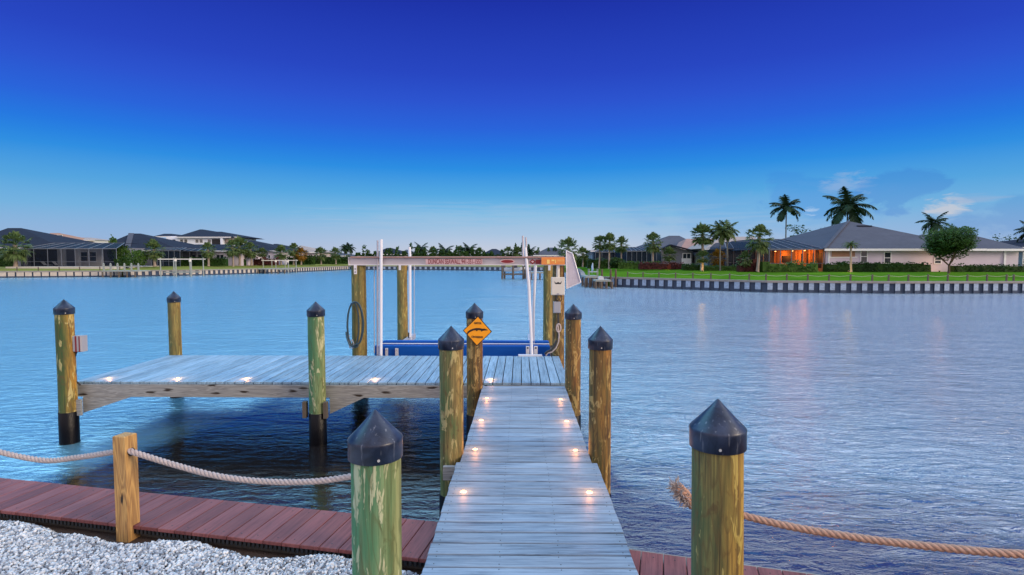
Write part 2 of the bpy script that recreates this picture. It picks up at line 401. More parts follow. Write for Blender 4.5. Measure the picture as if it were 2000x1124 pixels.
# ================================================================= world
w = bpy.data.worlds.new('World'); sc.world = w; w.use_nodes = True
T = NT(w.node_tree); bg = w.node_tree.nodes['Background']
dv = tc(T, 'Generated'); nz = T.n.new('ShaderNodeVectorMath'); nz.operation = 'NORMALIZE'; T.l.new(dv, nz.inputs[0])
d = nz.outputs[0]; dx, dy, dz = T.sep(d)[:3]
el = T.math('ARCSINE', dz)                                     # elevation in radians
e1 = T.math('DIVIDE', el, rad(32), clamp=True)
S = lambda deg: deg/32
base = T.ramp(e1, [(0, lin(206,206,218)), (S(1.8), lin(182,200,224)), (S(4.4), lin(126,188,228)), (S(6.5), lin(84,168,226)),
                   (S(9), lin(44,142,226)), (S(11), lin(38,120,224)), (S(13), lin(42,100,218)), (S(15.5), lin(44,84,207)), (S(18), lin(40,71,194)), (S(24.5), lin(29,50,167)), (1, lin(30,54,168))])
# warm-violet haze toward the left of the view at the very horizon, bluer to the sides
side = T.math('ABSOLUTE', dx)
base = T.mix(T.math('MULTIPLY', T.math('MULTIPLY', T.ramp(side, [(.12, 0), (.6, 1)]), T.ramp(e1, [(0, 1), (S(10), 0)])), .55), base, lin(92,152,212))
# upper sky above the frame, brightened to light the dock: cyan left, lavender right
hi = T.mix(T.ramp(T.math('MULTIPLY_ADD', dx, .5, .5), [(.35, 0), (.68, 1)]), (1.1,2.75,4.1,1), (1.75,1.95,2.35,1))
hi = T.mix(T.ramp(el, [(rad(48), 0), (rad(66), 1)]), hi, (.32,.52,.95,1))
skyc = T.mix(T.ramp(el, [(rad(25.5), 0), (rad(32), 1)]), base, hi)
# pale warm glow added to the unseen sky behind the camera, as front light
back = T.mix(T.ramp(T.math('ABSOLUTE', el), [(0, 0), (rad(55), 1)]), (1.25,1.0,.98,1), (.85,.92,1.22,1))
skyc = T.mix(T.ramp(T.math('MULTIPLY_ADD', dy, -.5, .5), [(.46, 0), (.72, 1)]), skyc, back)
# clouds low on the right
az = T.math('ARCTAN2', dx, dy)
cv = T.n.new('ShaderNodeCombineXYZ'); T.put(cv.inputs[0], T.math('MULTIPLY', az, 1.0)); T.put(cv.inputs[1], T.math('MULTIPLY', el, 1.9)); 
def blob(a0, e0, ra, re):
    u = T.math('DIVIDE', T.math('SUBTRACT', az, a0), ra); v = T.math('DIVIDE', T.math('SUBTRACT', el, e0), re)
    return T.math('SUBTRACT', 1.0, T.math('ADD', T.math('MULTIPLY', u, u), T.math('MULTIPLY', v, v)), clamp=True)
def AE(px, py):
    r = Vector(ray(px, py)).normalized(); return math.atan2(r.x, r.y), math.asin(r.z)
cn = T.noise(cv.outputs[0], 11, 8, .62, .35)
def cloud(sk, px, py, wx, wy, colr, amt, th=.47, soft=.06, nn=None):
    a, e = AE(px, py); a2, _ = AE(px+wx, py); _, e2 = AE(px, py-wy)
    b = blob(a, e, abs(a2-a), abs(e2-e))
    m_ = T.ramp(T.math('MULTIPLY_ADD', b, .34, T.math('SUBTRACT', nn or cn, .20)), [(th, 0), (th+soft, 1)])
    return T.mix(T.math('MULTIPLY', T.math('MULTIPLY', m_, amt), T.ramp(b, [(0, 0), (.25, 1)])), sk, colr)
cn2 = T.noise(T.vec(cv.outputs[0], (1, 1.9, 1)), 26, 9, .68, .7)
cs_ = T.noise(T.vec(cv.outputs[0], (.5, 5, 1)), 14, 6, .62, .5)
skyc = cloud(skyc, 1480, 410, 380, 62, lin(112,172,226), .40, .40, .16, cn)
skyc = cloud(skyc, 1570, 378, 130, 62, lin(60,136,220), .30, .44, .10, cn)
skyc = cloud(skyc, 1760, 378, 120, 62, lin(58,118,206), .32, .46, .08, cn)
skyc = cloud(skyc, 1955, 430, 200, 62, lin(74,132,204), .30, .44, .12, cn)
skyc = cloud(skyc, 1655, 360, 75, 34, lin(140,176,220), .75, .46, .20, cn2)
skyc = cloud(skyc, 1850, 405, 62, 34, lin(196,202,214), .9, .45, .20, cn2)
skyc = cloud(skyc, 1900, 388, 95, 14, lin(150,178,214), .60, .44, .20, cs_)
skyc = cloud(skyc, 1583, 412, 26, 18, lin(176,204,236), .75, .54, .12, cn2)
skyc = cloud(skyc, 1050, 430, 600, 40, lin(176,196,222), .28, .38, .25, cs_)
T.l.new(skyc, bg.inputs['Color']); bg.inputs['Strength'].default_value = 1.0
w.cycles_visibility if False else None
sun = bpy.data.lights.new('sun', 'SUN'); sun.energy = 2.3; sun.angle = rad(18); sun.color = (1, .80, .56)
so = bpy.data.objects.new('sun', sun); col.objects.link(so)
sd = Vector((.86, -.38, .36)).normalized(); so.rotation_euler = sd.to_track_quat('Z', 'Y').to_euler(); so.location = (20, -20, 20)
sc.view_settings.view_transform = 'Standard'; sc.view_settings.look = 'None'; sc.view_settings.exposure = 0; sc.view_settings.gamma = 1
sc.render.engine = 'CYCLES'
# ================================================================= water
def m_water():
    m, t, b = newmat('water')
    o = tc(t); x, y, z = t.sep(o)[:3]
    n1 = t.noise(t.vec(o, (.55, 1.25, 1), rot=(0,0,.16)), 1.5, 4, .6, .5)
    n2 = t.noise(t.vec(o, (1.5, 3.6, 1), rot=(0,0,-.12)), 2.4, 4, .65, .6)
    n3 = t.noise(t.vec(o, (.10, .22, 1)), 1.0, 3, .6, .2)
    gust = t.ramp(t.math('ADD', t.math('MULTIPLY', x, .035), t.math('MULTIPLY_ADD', n3, .5, -.05)), [(.05, .34), (.45, 1.0)])
    h = t.math('ADD', t.math('MULTIPLY', n1, .80), t.math('MULTIPLY', n2, .42))
    h = t.math('ADD', h, t.math('MULTIPLY', n3, 1.3))
    bp = t.n.new('ShaderNodeBump'); bp.inputs['Distance'].default_value = .26
    t.l.new(h, bp.inputs['Height']); t.l.new(bp.outputs[0], b.inputs['Normal'])
    # shallow brown-violet bed plus dock's dark reflection painted in, deeper blue water outside
    bed_dock_dark = t.math('MULTIPLY', t.ramp(t.math('MULTIPLY_ADD', x, .05, .5), [(.17, .42), (.26, 1.08), (.53, 1.08), (.565, .74), (.64, .66), (.85, .50)]), 10)
    near = t.ramp(t.math('MULTIPLY_ADD', t.math('SUBTRACT', t.math('MULTIPLY_ADD', n1, 2.4, t.math('SUBTRACT', bed_dock_dark, 1.2)), y), .3, .5, clamp=True), [(.15, 0), (.85, 1)])
    t.l.new(t.math('MULTIPLY', gust, t.math('MULTIPLY_ADD', near, -.55, .85)), bp.inputs['Strength'])
    t.l.new(t.math('MULTIPLY_ADD', near, -2.45, 4.2), b.inputs['IOR'])
    t.l.new(t.math('MULTIPLY_ADD', near, -.10, .20), b.inputs['Roughness'])
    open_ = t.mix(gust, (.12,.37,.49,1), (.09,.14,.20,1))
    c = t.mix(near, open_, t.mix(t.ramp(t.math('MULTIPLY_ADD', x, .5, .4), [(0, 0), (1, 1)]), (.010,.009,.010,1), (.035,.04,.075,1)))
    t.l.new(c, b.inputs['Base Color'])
    b.inputs['Roughness'].default_value = .20; b.inputs['IOR'].default_value = 4.2
    return m
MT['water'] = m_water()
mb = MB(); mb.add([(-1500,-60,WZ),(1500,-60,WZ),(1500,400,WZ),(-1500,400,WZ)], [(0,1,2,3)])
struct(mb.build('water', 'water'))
# ================================================================= far land
SH = [(-1500,62),(-140,72),(-74.2,77.8),(-59.8,82.4),(-51.8,90),(-45.2,106.4),(-41.5,132.7),(-20,130.2),(-3.4,123),(7,122),(10.5,100),(8.5,76),(6.75,58.8),(9,54.6),(20.3,45.8),(29.7,44.4),(40,44.8),(150,47),(1500,60)]
S2 = [(-1500,78),(-140,88),(-76,91),(-64,94),(-58,101),(-54,114),(-46,143),(-20,142),(-3,136),(16,136),(22,104),(20,88),(17,78),(20,70),(24,58.5),(31,57.5),(41,57.5),(150,60),(1500,74)]
mb = MB()
n = len(SH)
vs = [(x, y, .02) for x, y in SH]+[(x, y, .47) for x, y in S2]+[(x, y, WZ-.6) for x, y in SH]
fs = [(i, i+1, n+i+1, n+i) for i in range(n-1)]+[(2*n+i, 2*n+i+1, i+1, i) for i in range(n-1)]
vs += [(1500, 4000, 1.0), (-1500, 4000, 1.0)]; fs.append(tuple(range(n, 2*n))+(3*n, 3*n+1))
mb.add(vs, fs); struct(mb.build('ground', 'lawn'))
def seawall(pts, label, pan, pitch, frac, capw=.5):
    o = empty('seawall', (pts[0][0], pts[0][1], 0), label, 'seawall')
    base = Vector((pts[0][0], pts[0][1], 0)); P_ = [Vector((x, y, 0))-base for x, y in pts]
    def offs(dst):
        out = []
        for i, p in enumerate(P_):
            d0 = (P_[min(i+1, len(P_)-1)]-P_[max(i-1, 0)]).normalized(); out.append(p+Vector((d0.y, -d0.x, 0))*dst)
        return out
    c = MB(); A_ = offs(-.23); B_ = offs(.27); m_ = len(P_)
    vs = [p+Vector((0,0,z)) for z in (.08, -.09) for L_ in (A_, B_) for p in L_]
    c.add(vs, [(i, m_+i, m_+i+1, i+1) for i in range(m_-1)]+[(m_+i, 3*m_+i, 3*m_+i+1, m_+i+1) for i in range(m_-1)]+[(2*m_+i, 2*m_+i+1, 3*m_+i+1, 3*m_+i) for i in range(m_-1)])
    c.build('cap', 'conc', o)
    prof = []                                           # castellated face: pale blocks stand proud of the dark wall
    for i in range(m_-1):
        a, b = P_[i], P_[i+1]; dd = b-a; L = dd.length; dd.normalize(); nn = Vector((dd.y, -dd.x, 0)); k = 0
        pt_ = L/max(1, round(L/pitch))
        while (k+.5)*pt_ <= L:
            s0 = a+dd*(k*pt_); s1 = s0+dd*(pt_*frac*R.uniform(.93,1.06)); s2 = s0+dd*pt_
            prof += [(s0+nn*.10, 0), (s0+nn*.22, 1), (s1+nn*.22, 0), (s1+nn*.10, 0)]; k += 1
    f = MB(); n_ = len(prof); zl = [-.092, -.66, -1.3]
    vs = [p+Vector((0,0,z)) for z in zl for p, q in prof]
    for r_ in range(2):
        for i in range(n_-1):
            if prof[i+1][0] == prof[i][0]: continue
            f.add([], [], 0)
    f.v = [tuple(p) for p in vs]; f.n = len(vs)
    for r_ in range(2):
        for i in range(n_-1):
            f.f.append((r_*n_+i, (r_+1)*n_+i, (r_+1)*n_+i+1, r_*n_+i+1)); f.m.append(1 if (prof[i][1] and r_ == 0) else 0); f.sm.append(False)
    f.build('face', ['panel_dark', pan], o)
    return o
seawall([(-140,72),(-74.2,77.8),(-59.8,82.4)], 'tan concrete seawall below the grass of the left bank', 'panel_tan', 1.0, .84)
seawall([(-59.8,82.4),(-51.8,90),(-45.2,106.4),(-41.5,132.7)], 'seawall of narrow pale blocks below the far left boat lifts', 'panel_tan', .95, .5)
seawall([(-41.5,132.7),(-20,130.2),(-3.4,123),(7,122)], 'distant seawall across the middle of the water', 'panel_white', 1.3, .4)
seawall([(10.5,100),(8.5,76),(6.75,58.8),(9,54.6)], 'short receding seawall behind the pier on the right bank', 'panel_white', .9, .5)
seawall([(9,54.6),(20.3,45.8),(29.7,44.4),(40,44.8),(150,47)], 'long seawall of white blocks and dark gaps under the right lawn', 'panel_white', .82, .5)
# ================================================================= near shore
# seawall line: Y = Y0 + s*X
def shore(X, off=0.0):
    return (4.0-.19*X if X < 0 else 4.0-.255*X)+off
mb = MB()
xs = [-30, -8, -4, -2, 0, 2, 4, 8, 30]
vs = [(x, shore(x)-.05, -.21) for x in xs]+[(x, -40, -.21) for x in xs]
mb.add(vs, [(i+9, i+10, i+1, i) for i in range(8)])
struct(mb.build('soil', 'soil'))
# near seawall
def shore_frame(sgn):
    s = -.19 if sgn < 0 else -.255
    a = math.atan(s); return a
near = empty('seawall', (0, 4, 0), 'concrete seawall under the red boardwalk at the near shore', 'seawall')
mb = MB()
for a_, b_ in ((-30, 0), (0, 30)):
    p = Vector((a_, shore(a_)-4-.10, -.72)); q = Vector((b_, shore(b_)-4-.10, -.72)); mb.bar(p, q, .22, 1.14)
mb.build('wall_panel', 'conc', near)
# red composite boardwalk
bwk = empty('boardwalk', (0, 4, 0), 'dark red composite boardwalk along the near seawall', 'boardwalk')
def boardwalk_half(sgn, L):
    a = shore_frame(sgn); o = MB(); tr = MB()
    wdt = .52 if sgn < 0 else .50; zt = -.10
    k = 0; pitch = .1464
    far = -.02 if sgn < 0 else -.09
    while k*pitch < L:
        x0 = sgn*(k*pitch+.003); x1 = sgn*((k+1)*pitch-.003)
        lo, hi_ = min(x0, x1), max(x0, x1)
        o.bbox((lo, far-wdt, zt-.025), (hi_, far, zt), .003)
        for yy in (far-.06, far-wdt+.06):
            o.lathe([(.005, 0), (.005, .0015)], 6, ((lo+hi_)/2+R.uniform(-.01,.01), yy, zt), 1)
        k += 1
    o2 = o.build('decking', ['deck_red', 'screwd'], bwk); o2.rotation_euler.z = a
    # scalloped black trim strip under the near edge
    tr.box((min(0, sgn*L), far-wdt+.02, zt-.055), (max(0, sgn*L), far-wdt+.035, zt-.027))
    nT = int(L/.035)
    for i in range(nT):
        xx = sgn*(i+.5)*.035
        tr.box((xx-.009, far-wdt+.004, zt-.062), (xx+.009, far-wdt+.018, zt-.029))
    tr.box((min(0, sgn*L), far-wdt+.06, zt-.15), (max(0, sgn*L), far-wdt+.10, zt-.027), 1)
    t2 = tr.build('edge_trim', ['cable', 'timber_dark'], bwk); t2.rotation_euler.z = a
boardwalk_half(-1, 9); boardwalk_half(1, 8)
# gravel: individual stones in one heap
def gravel():
    rng = np.random.default_rng(4)
    phi = (1+5**.5)/2
    iv = np.array([(-1,phi,0),(1,phi,0),(-1,-phi,0),(1,-phi,0),(0,-1,phi),(0,1,phi),(0,-1,-phi),(0,1,-phi),(phi,0,-1),(phi,0,1),(-phi,0,-1),(-phi,0,1)], float); iv /= np.linalg.norm(iv[0])
    it = np.array([(0,11,5),(0,5,1),(0,1,7),(0,7,10),(0,10,11),(1,5,9),(5,11,4),(11,10,2),(10,7,6),(7,1,8),(3,9,4),(3,4,2),(3,2,6),(3,6,8),(3,8,9),(4,9,5),(2,4,11),(6,2,10),(8,6,7),(9,8,1)])
    pts = []
    sp = .0142
    for x in np.arange(-5.0, -.45, sp):
        edge = shore(x)-.52
        for y in np.arange(2.45, edge+.06, sp):
            X = x+rng.uniform(-.5,.5)*sp; Y = y+rng.uniform(-.5,.5)*sp
            g = edge-Y
            # heap height: spilling up to the trim in places, leaving bare soil in others
            s = noise.noise(Vector((X*1.5+3.1, 0.3, 0)))*.16+noise.noise(Vector((X*4.2, 1.7, 0)))*.06
            hgt = -.215+min(.095, max(-.05, (g-.045-s*1.0)*.75))+.012*noise.noise(Vector((X*6, Y*6, 0)))
            if X < -4.5: hgt += .0
            if hgt > -.215: pts.append((X, Y, hgt+rng.uniform(-.005,.006)))
    P = np.array(pts); N = len(P)
    r = rng.uniform(.0066, .0132, (N, 1))*(1+.45*(rng.random((N, 1)) > .9))
    sc3 = rng.uniform(.65, 1.3, (N, 1, 3))
    q = rng.normal(size=(N, 4)); q /= np.linalg.norm(q, axis=1)[:, None]
    w_, x_, y_, z_ = q.T
    Rm = np.stack([np.stack([1-2*(y_*y_+z_*z_), 2*(x_*y_-z_*w_), 2*(x_*z_+y_*w_)], -1), np.stack([2*(x_*y_+z_*w_), 1-2*(x_*x_+z_*z_), 2*(y_*z_-x_*w_)], -1), np.stack([2*(x_*z_-y_*w_), 2*(y_*z_+x_*w_), 1-2*(x_*x_+y_*y_)], -1)], 1)
    V = iv[None]*sc3*(1+rng.uniform(-.22,.22,(N,12,1)))
    V = np.einsum('nij,nkj->nki', Rm, V)*r[:, None]+P[:, None]
    Fc = it[None]+(np.arange(N)*12)[:, None, None]
    me = bpy.data.meshes.new('gravel'); me.vertices.add(N*12); me.vertices.foreach_set('co', V.ravel())
    me.loops.add(N*60); me.loops.foreach_set('vertex_index', Fc.ravel().astype(np.int32))
    me.polygons.add(N*20); me.polygons.foreach_set('loop_start', (np.arange(N*20)*3).astype(np.int32))
    me.update(calc_edges=True); me.validate()
    m, t, b = newmat('gravel_stone')
    g = t.n.new('ShaderNodeNewGeometry'); rr = g.outputs['Random Per Island']
    c = t.ramp(rr, [(0, (.05,.06,.08,1)), (.18, (.22,.25,.29,1)), (.45, (.48,.52,.56,1)), (.75, (.70,.72,.72,1)), (1, (.88,.87,.84,1))])
    n_ = t.noise(tc(t), 90, 3); c = t.mix(t.math('MULTIPLY', n_, .4), c, (.35,.34,.34,1))
    t.l.new(c, b.inputs['Base Color']); b.inputs['Roughness'].default_value = .75
    me.materials.append(m)
    o = bpy.data.objects.new('gravel', me); col.objects.link(o); struct(o, 'stuff')
gravel()
mb = MB(); mb.add([(-30,-40,-.135),(-.6,-40,-.135),(-.6,2.5,-.135),(-5,2.5,-.135),(-30,7,-.135)], [(0,1,2,3,4)])
m, t, b = newmat('gravel_sheet'); v = t.n.new('ShaderNodeTexVoronoi'); v.inputs['Scale'].default_value = 45; t.l.new(tc(t), v.inputs['Vector'])
t.l.new(t.mix(t.sep(v.outputs['Color'])[0], (.22,.22,.22,1), (.7,.69,.66,1)), b.inputs['Base Color']); t.l.new(t.bump(v.outputs['Distance'], .8, .02), b.inputs['Normal'])
struct(mb.build('gravel_bed', m))
# ================================================================= dock
dock = empty('dock', (0, 5, 0), 'grey wooden dock with walkway and wide platform over the water', 'dock')
def deck_boards(x0, x1, y0, y1, along, mname, name, z=0.0, joists=None, pitch=.1464, org=0.0, screws=True, ys=5.0, gap=.0062):
    o = MB(); k0 = math.floor(((y0 if along == 'x' else x0)-org)/pitch+.5); 
    k = k0
    hi_ = y1 if along == 'x' else x1
    while org+(k+1)*pitch <= hi_+.02:
        a = org+k*pitch+gap; b = org+(k+1)*pitch-gap
        dz_ = R.uniform(-.0015, .0015); e0 = R.uniform(-.004,.004); e1 = R.uniform(-.004,.004)
        if along == 'x': o.bbox((x0+e0, a-ys, z-.035+dz_), (x1+e1, b-ys, z+dz_), .004)
        else: o.bbox((a, y0+e0-ys, z-.035+dz_), (b, y1+e1-ys, z+dz_), .004)
        if screws:
            for j in joists:
                for s in (.03, pitch-.03):
                    jx = j+R.uniform(-.006,.006)
                    c = (jx, a+s-ys, z+dz_) if along == 'x' else (a+s, jx-ys, z+dz_)
                    o.lathe([(.0042, -.001), (.0042, .0012)], 6, c, 1)
        k += 1
    return o.build(name, [mname, 'screwd'], dock)
deck_boards(-.592, .716, -.5, 5.10, 'x', 'deck_walk', 'lower_walkway_decking', 0, (-.54, -.13, .25, .67), org=-.5, pitch=.1464)
deck_boards(-.560, .668, 5.10, 8.25, 'x', 'deck_walk', 'upper_walkway_decking', 0, (-.51, -.12, .24, .62), org=-.5+.1464*38+.012, pitch=.1464)
# fix board material stepping for objects offset by 5 m in y
deck_boards(-6.86, .74, 8.31, 10.62, 'y', 'deck_plat', 'platform_decking', .012, (8.38, 9.1, 9.85, 10.55), org=-6.86)
mb = MB()
for x in (-.57, -.36, .36+.1, .69): mb.box((x-.02, -5.5, -.225), (x+.02, .09, -.037))
for x in (-.53, 0.05, .64): mb.box((x-.02, .11, -.225), (x+.02, 3.24, -.037))
parts(mb, 'stringer', 'timber_grey', dock)
mb = MB(); mb.box((-6.85, 3.30-.035, -.215), (-.54, 3.30, -.026)); 
mb.build('front_beam', 'timber_grey', dock)
mb = MB()
mb.box((-6.85, 5.58, -.215), (.73, 5.615, -.026)); mb.box((-6.85, 3.302, -.21), (-6.815, 5.578, -.026)); mb.box((.695, 3.33, -.21), (.73, 5.578, -.026)); mb.box((-.50, 3.285, -.205), (.69, 3.32, -.026))
parts(mb, 'rim_beam', 'timber_grey', dock)
mb = MB()
y = 3.75
while y < 5.5:
    mb.box((-6.81, y-.02, -.20), (.69, y+.02, -.027)); y += .42
parts(mb, 'joist', 'timber_dark', dock)
# knee braces beneath the front beam
def brace(x0, x1, z0, y):
    mb = MB(); mb.prism([(x0, -.217), (x1, -.217), (x0, z0), (x0-.0, z0)][:3], lambda u, v: Vector((u, y, v)), (0, .045, 0))
    return mb.build('knee_brace', 'timber_grey', dock)
brace(-6.68, -5.95, -.46, 3.245); brace(-2.89, -2.38, -.46, 3.245)
mb = MB(); mb.box((-6.86, 3.10, -.46), (-6.60, 3.14, -.22)); mb.build('brace_block', ['timber_grey','screwd'], dock)
mb = MB(); mb.box((-3.22, 3.02, -.46), (-3.165, 3.10, -.22)); mb.box((-2.90, 2.99, -.46), (-2.85, 3.07, -.22)); parts(mb, 'brace_block', 'timber_dark', dock)
mb = MB(); mb.box((-.72, .05, -.17), (-.60, .10, -.045)); mb.build('ledger', 'timber_grey', dock)
# ---------------------------------------------------------------- pilings
def piling(x, y, r, top, mname, label, group, zbot=-2.0, cap=True, wrap=True, lean=(0,0), seed=1, rim=.011, coneh=.135):
    o = empty('piling', (x, y, WZ if zbot < -1 else zbot), label, 'piling', group)
    z0 = o.location.z
    neck = top-coneh-.02 if cap else top
    prof = []; nseg = 26
    for i in range(nseg+1):
        z = zbot+(neck-zbot)*i/nseg; prof.append((r*(1.03-.04*i/nseg), z-z0))
    m_ = MB(); m_.lathe(prof, 40, (0,0,0), 0, True, .035, seed); m_.build('pole', mname, o)
    if wrap and zbot < -1:
        m_ = MB(); m_.lathe([(r*1.075, -1.0), (r*1.08, -.02), (r*1.10, .0), (r*1.075, .03), (r*1.07, -.40-z0), (r*1.03, -.395-z0)], 36); m_.build('sleeve', 'wrap', o)
    if cap:
        R0 = r+rim; zc = top-coneh-z0
        m_ = MB(); m_.lathe([(R0*.97, zc-.085), (R0, zc-.083), (R0*1.0, zc-.008), (R0*1.012, zc), (R0*.985, zc+.008), (R0*.62, zc+coneh*.40), (R0*.25, zc+coneh*.77), (R0*.07, zc+coneh*.955), (R0*.02, zc+coneh)], 64)
        c = m_.build('cap', 'cap', o)
        ang = math.atan2(-y, -x)+math.atan2(x, y)
        m_ = MB()
        for da in (.12, 2.2, -2.0):
            a = ang+da; m_.lathe([(.0065, -.002), (.0065, .002), (.003, .003)], 8, (0,0,0))
            k = m_.n-24-16
        m2 = MB()
        for da in (.10, 2.2, -2.0):
            a = ang+da; p = Vector((math.cos(a)*(R0-.001), math.sin(a)*(R0-.001), zc-.062)); m2.tube([p, p+Vector((math.cos(a), math.sin(a), 0))*.004], .0065, 8)
        parts(m2, 'screw', 'screw', c)
    o.rotation_euler = (lean[0], lean[1], -math.atan2(x, y))
    return o
gp = 'pilings with black conical caps'
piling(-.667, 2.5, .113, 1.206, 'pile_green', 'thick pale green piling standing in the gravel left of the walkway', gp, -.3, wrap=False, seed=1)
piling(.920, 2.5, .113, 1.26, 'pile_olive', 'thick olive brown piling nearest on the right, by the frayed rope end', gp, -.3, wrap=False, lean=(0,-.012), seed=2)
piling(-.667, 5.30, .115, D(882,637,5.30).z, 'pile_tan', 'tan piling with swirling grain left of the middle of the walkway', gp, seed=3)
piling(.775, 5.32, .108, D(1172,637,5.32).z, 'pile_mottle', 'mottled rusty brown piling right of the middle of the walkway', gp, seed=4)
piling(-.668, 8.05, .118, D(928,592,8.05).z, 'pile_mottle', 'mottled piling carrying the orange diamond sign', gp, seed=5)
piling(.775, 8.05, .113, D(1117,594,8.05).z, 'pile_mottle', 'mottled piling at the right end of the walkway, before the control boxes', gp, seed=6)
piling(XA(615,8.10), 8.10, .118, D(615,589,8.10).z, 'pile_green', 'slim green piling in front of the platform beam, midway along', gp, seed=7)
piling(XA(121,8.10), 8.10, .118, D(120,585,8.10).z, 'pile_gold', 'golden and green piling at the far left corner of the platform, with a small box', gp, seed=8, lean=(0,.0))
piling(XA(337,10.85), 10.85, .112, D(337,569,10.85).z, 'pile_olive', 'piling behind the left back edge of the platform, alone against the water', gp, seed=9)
gl = 'pilings that carry the boat lift'
def lpile(px, Y, r, label, s, mn='pile_olive'):
    return piling(XA(px, Y), Y, r, 1.765, mn, label, gl, cap=False, wrap=True, seed=s)
lpile(700, 10.9, .142, 'front left boat lift piling hung with a coiled hose', 10)
lpile(785, 15.0, .140, 'back left boat lift piling behind the blue bunks', 11)
lpile(1091, 11.0, .118, 'front right boat lift piling carrying the beige control box', 12, 'pile_mottle')
lpile(1070.5, 14.6, .125, 'back right boat lift piling, left of the beige control box', 13, 'pile_olive')
# ---------------------------------------------------------------- boat lift
YL = 10.83
lift = empty('boat_lift', (XA(895, YL), YL, WZ), 'four post boat lift with a long grey lettered beam and blue bunks', 'boat lift')
lx, lz = lift.location.x, WZ
def Lp(px, py, Y): p = D(px, py, Y); return Vector((p.x-lx, p.y-YL, p.z-lz))
def beam(xa, xb, zt, zb, y, parent, name='top_beam', m0='alu'):
    b_ = MB(); b_.box((xa, y-.012, zb+.012), (xb, y+.012, zt-.012)); b_.box((xa, y-.06, zt-.012), (xb, y+.06, zt)); b_.box((xa, y-.06, zb), (xb, y+.06, zb+.016), 1)
    b_.box((xa-.006, y-.06, zb+.001), (xa, y+.06, zt-.001), 1); b_.box((xb, y-.06, zb+.001), (xb+.006, y+.06, zt-.001), 1)
    return b_.build(name, [m0, 'alu_l'], parent)
xa, xb = XA(683, YL)-lx, XA(1104, YL)-lx
zt = 1.925-lz; zb = 1.765-lz
tb = beam(xa, xb, zt, zb, -.02, lift)
b_ = MB(); b_.tube([(xa+.05, -.10, zt-.006), (xb-.03, -.10, zt-.006)], .019, 12)
for q in (.18, .62, 1.1, 1.7, 2.2, 2.9, 3.5, 4.0):
    b_.lathe([(.034,-.03),(.034,.03)], 10, (0,0,0)) if False else b_.tube([(xa+q, -.10, zt-.006), (xa+q+.06, -.10, zt-.006)], .025, 12)
b_.build('drive_pipe', 'pipe_rust', lift)
beam(XA(776,15)-lx, XA(1083,15)-lx, zt, zb, 15-YL, lift)
# bunks: lower front board and raised rear carpeted bunk
def bunk(p0, p1, Y, z0, z1, dep, parent, name='bunk'):
    b_ = MB(); X0 = XA(p0, Y)-lx; X1 = XA(p1, Y)-lx
    b_.bbox((X0, Y-YL, z0-lz), (X1, Y-YL+dep, z1-lz), .018)
    return b_.build(name, 'blue', parent)
bunk(729, 1075, 11.22, -.12, ZA(676, 11.22), .12, lift)
bunk(745, 1073, 11.50, -.02, ZA(667, 11.50), .16, lift)
b_ = MB()
X0 = XA(745, 11.5)-lx; X1 = XA(1073, 11.5)-lx; zz = ZA(672.5, 11.35)-lz
b_.tube([(X0, 11.37-YL, zz), (X1, 11.37-YL, zz)], .012, 8); b_.build('bunk_rail', 'alu_l', lift)
for px, w_ in ((753, .05), (773, .06)):
    X = XA(px, 11.18)-lx; b_ = MB(); b_.box((X-w_/2, 11.165-YL, -.1-lz), (X+w_/2, 11.2-YL, .065-lz)); b_.lathe([(.012,0),(.012,.004)], 8, (X, 11.16-YL, .03-lz), 1) ; b_.build('bunk_bracket', ['alu_l','screwd'], lift)
for px in (1031, 1047):
    X = XA(px, 11.0)-lx; b_ = MB(); b_.box((X-.035, 10.99-YL, -.02-lz), (X+.035, 11.04-YL, .14-lz)); b_.tube([(X, 10.985-YL, .11-lz), (X, 10.98-YL, .11-lz)], .018, 8, 1); b_.build('bunk_bracket', ['alu_l','screwd'], lift)
X = XA(1037, 10.6)-lx; b_ = MB(); b_.box((X-.24, 10.60-YL, .0-lz), (X+.22, 10.72-YL, .03-lz)); b_.build('foot_plate', 'alu_l', lift)
for X in (XA(742, 11.3)-lx, XA(1040, 11.3)-lx):
    b_ = MB(); b_.box((X-.05, .30, -.26-lz), (X+.05, 4.0, -.13-lz)); b_.build('cradle_beam', 'alu', lift)
bunk_back = MB(); bunk_back.bbox((XA(760,13.8)-lx, 13.8-YL, -.52-lz), (XA(1055,13.8)-lx, 13.95-YL, -.38-lz), .018); bunk_back.build('bunk', 'blue', lift)
def guide(pts, r, mn='white_pvc', name='guide_post', rr=None):
    b_ = MB(); b_.tube([Lp(*p) for p in pts], r, 14); return b_.build(name, mn, lift)
guide([(744.5,468,10.7),(744,697,10.7)], .030)
guide([(737.5,470,10.78),(737.5,697,10.78)], .019, 'alu', 'lift_cable_guard')
guide([(799.5,483,14.2),(800.5,500,14.2),(801,671,14.2)], .038)
guide([(1026,484,10.75),(1033,560,10.75),(1039,697,10.75)], .030)
guide([(1021,461,12.6),(1022,520,12.6)], .022, 'alu', 'lift_cable_guard')
guide([(1027,464,10.9),(1028,486,10.9)], .018, 'alu', 'lift_cable_guard')
guide([(1046,519,11.6),(1042,600,11.6),(1041,693,11.6)], .030)
for px, py0, py1, Y in ((809,519,665,14.2),(1043,519,690,11.4),(1036.5,519,690,11.2),(731,519,690,11.05)):
    guide([(px,py0,Y),(px,py1,Y)], .009, 'alu', 'cable')
guide([(798,650,14.0),(798,668,14.0)], .018, 'cable', 'cable_stop')
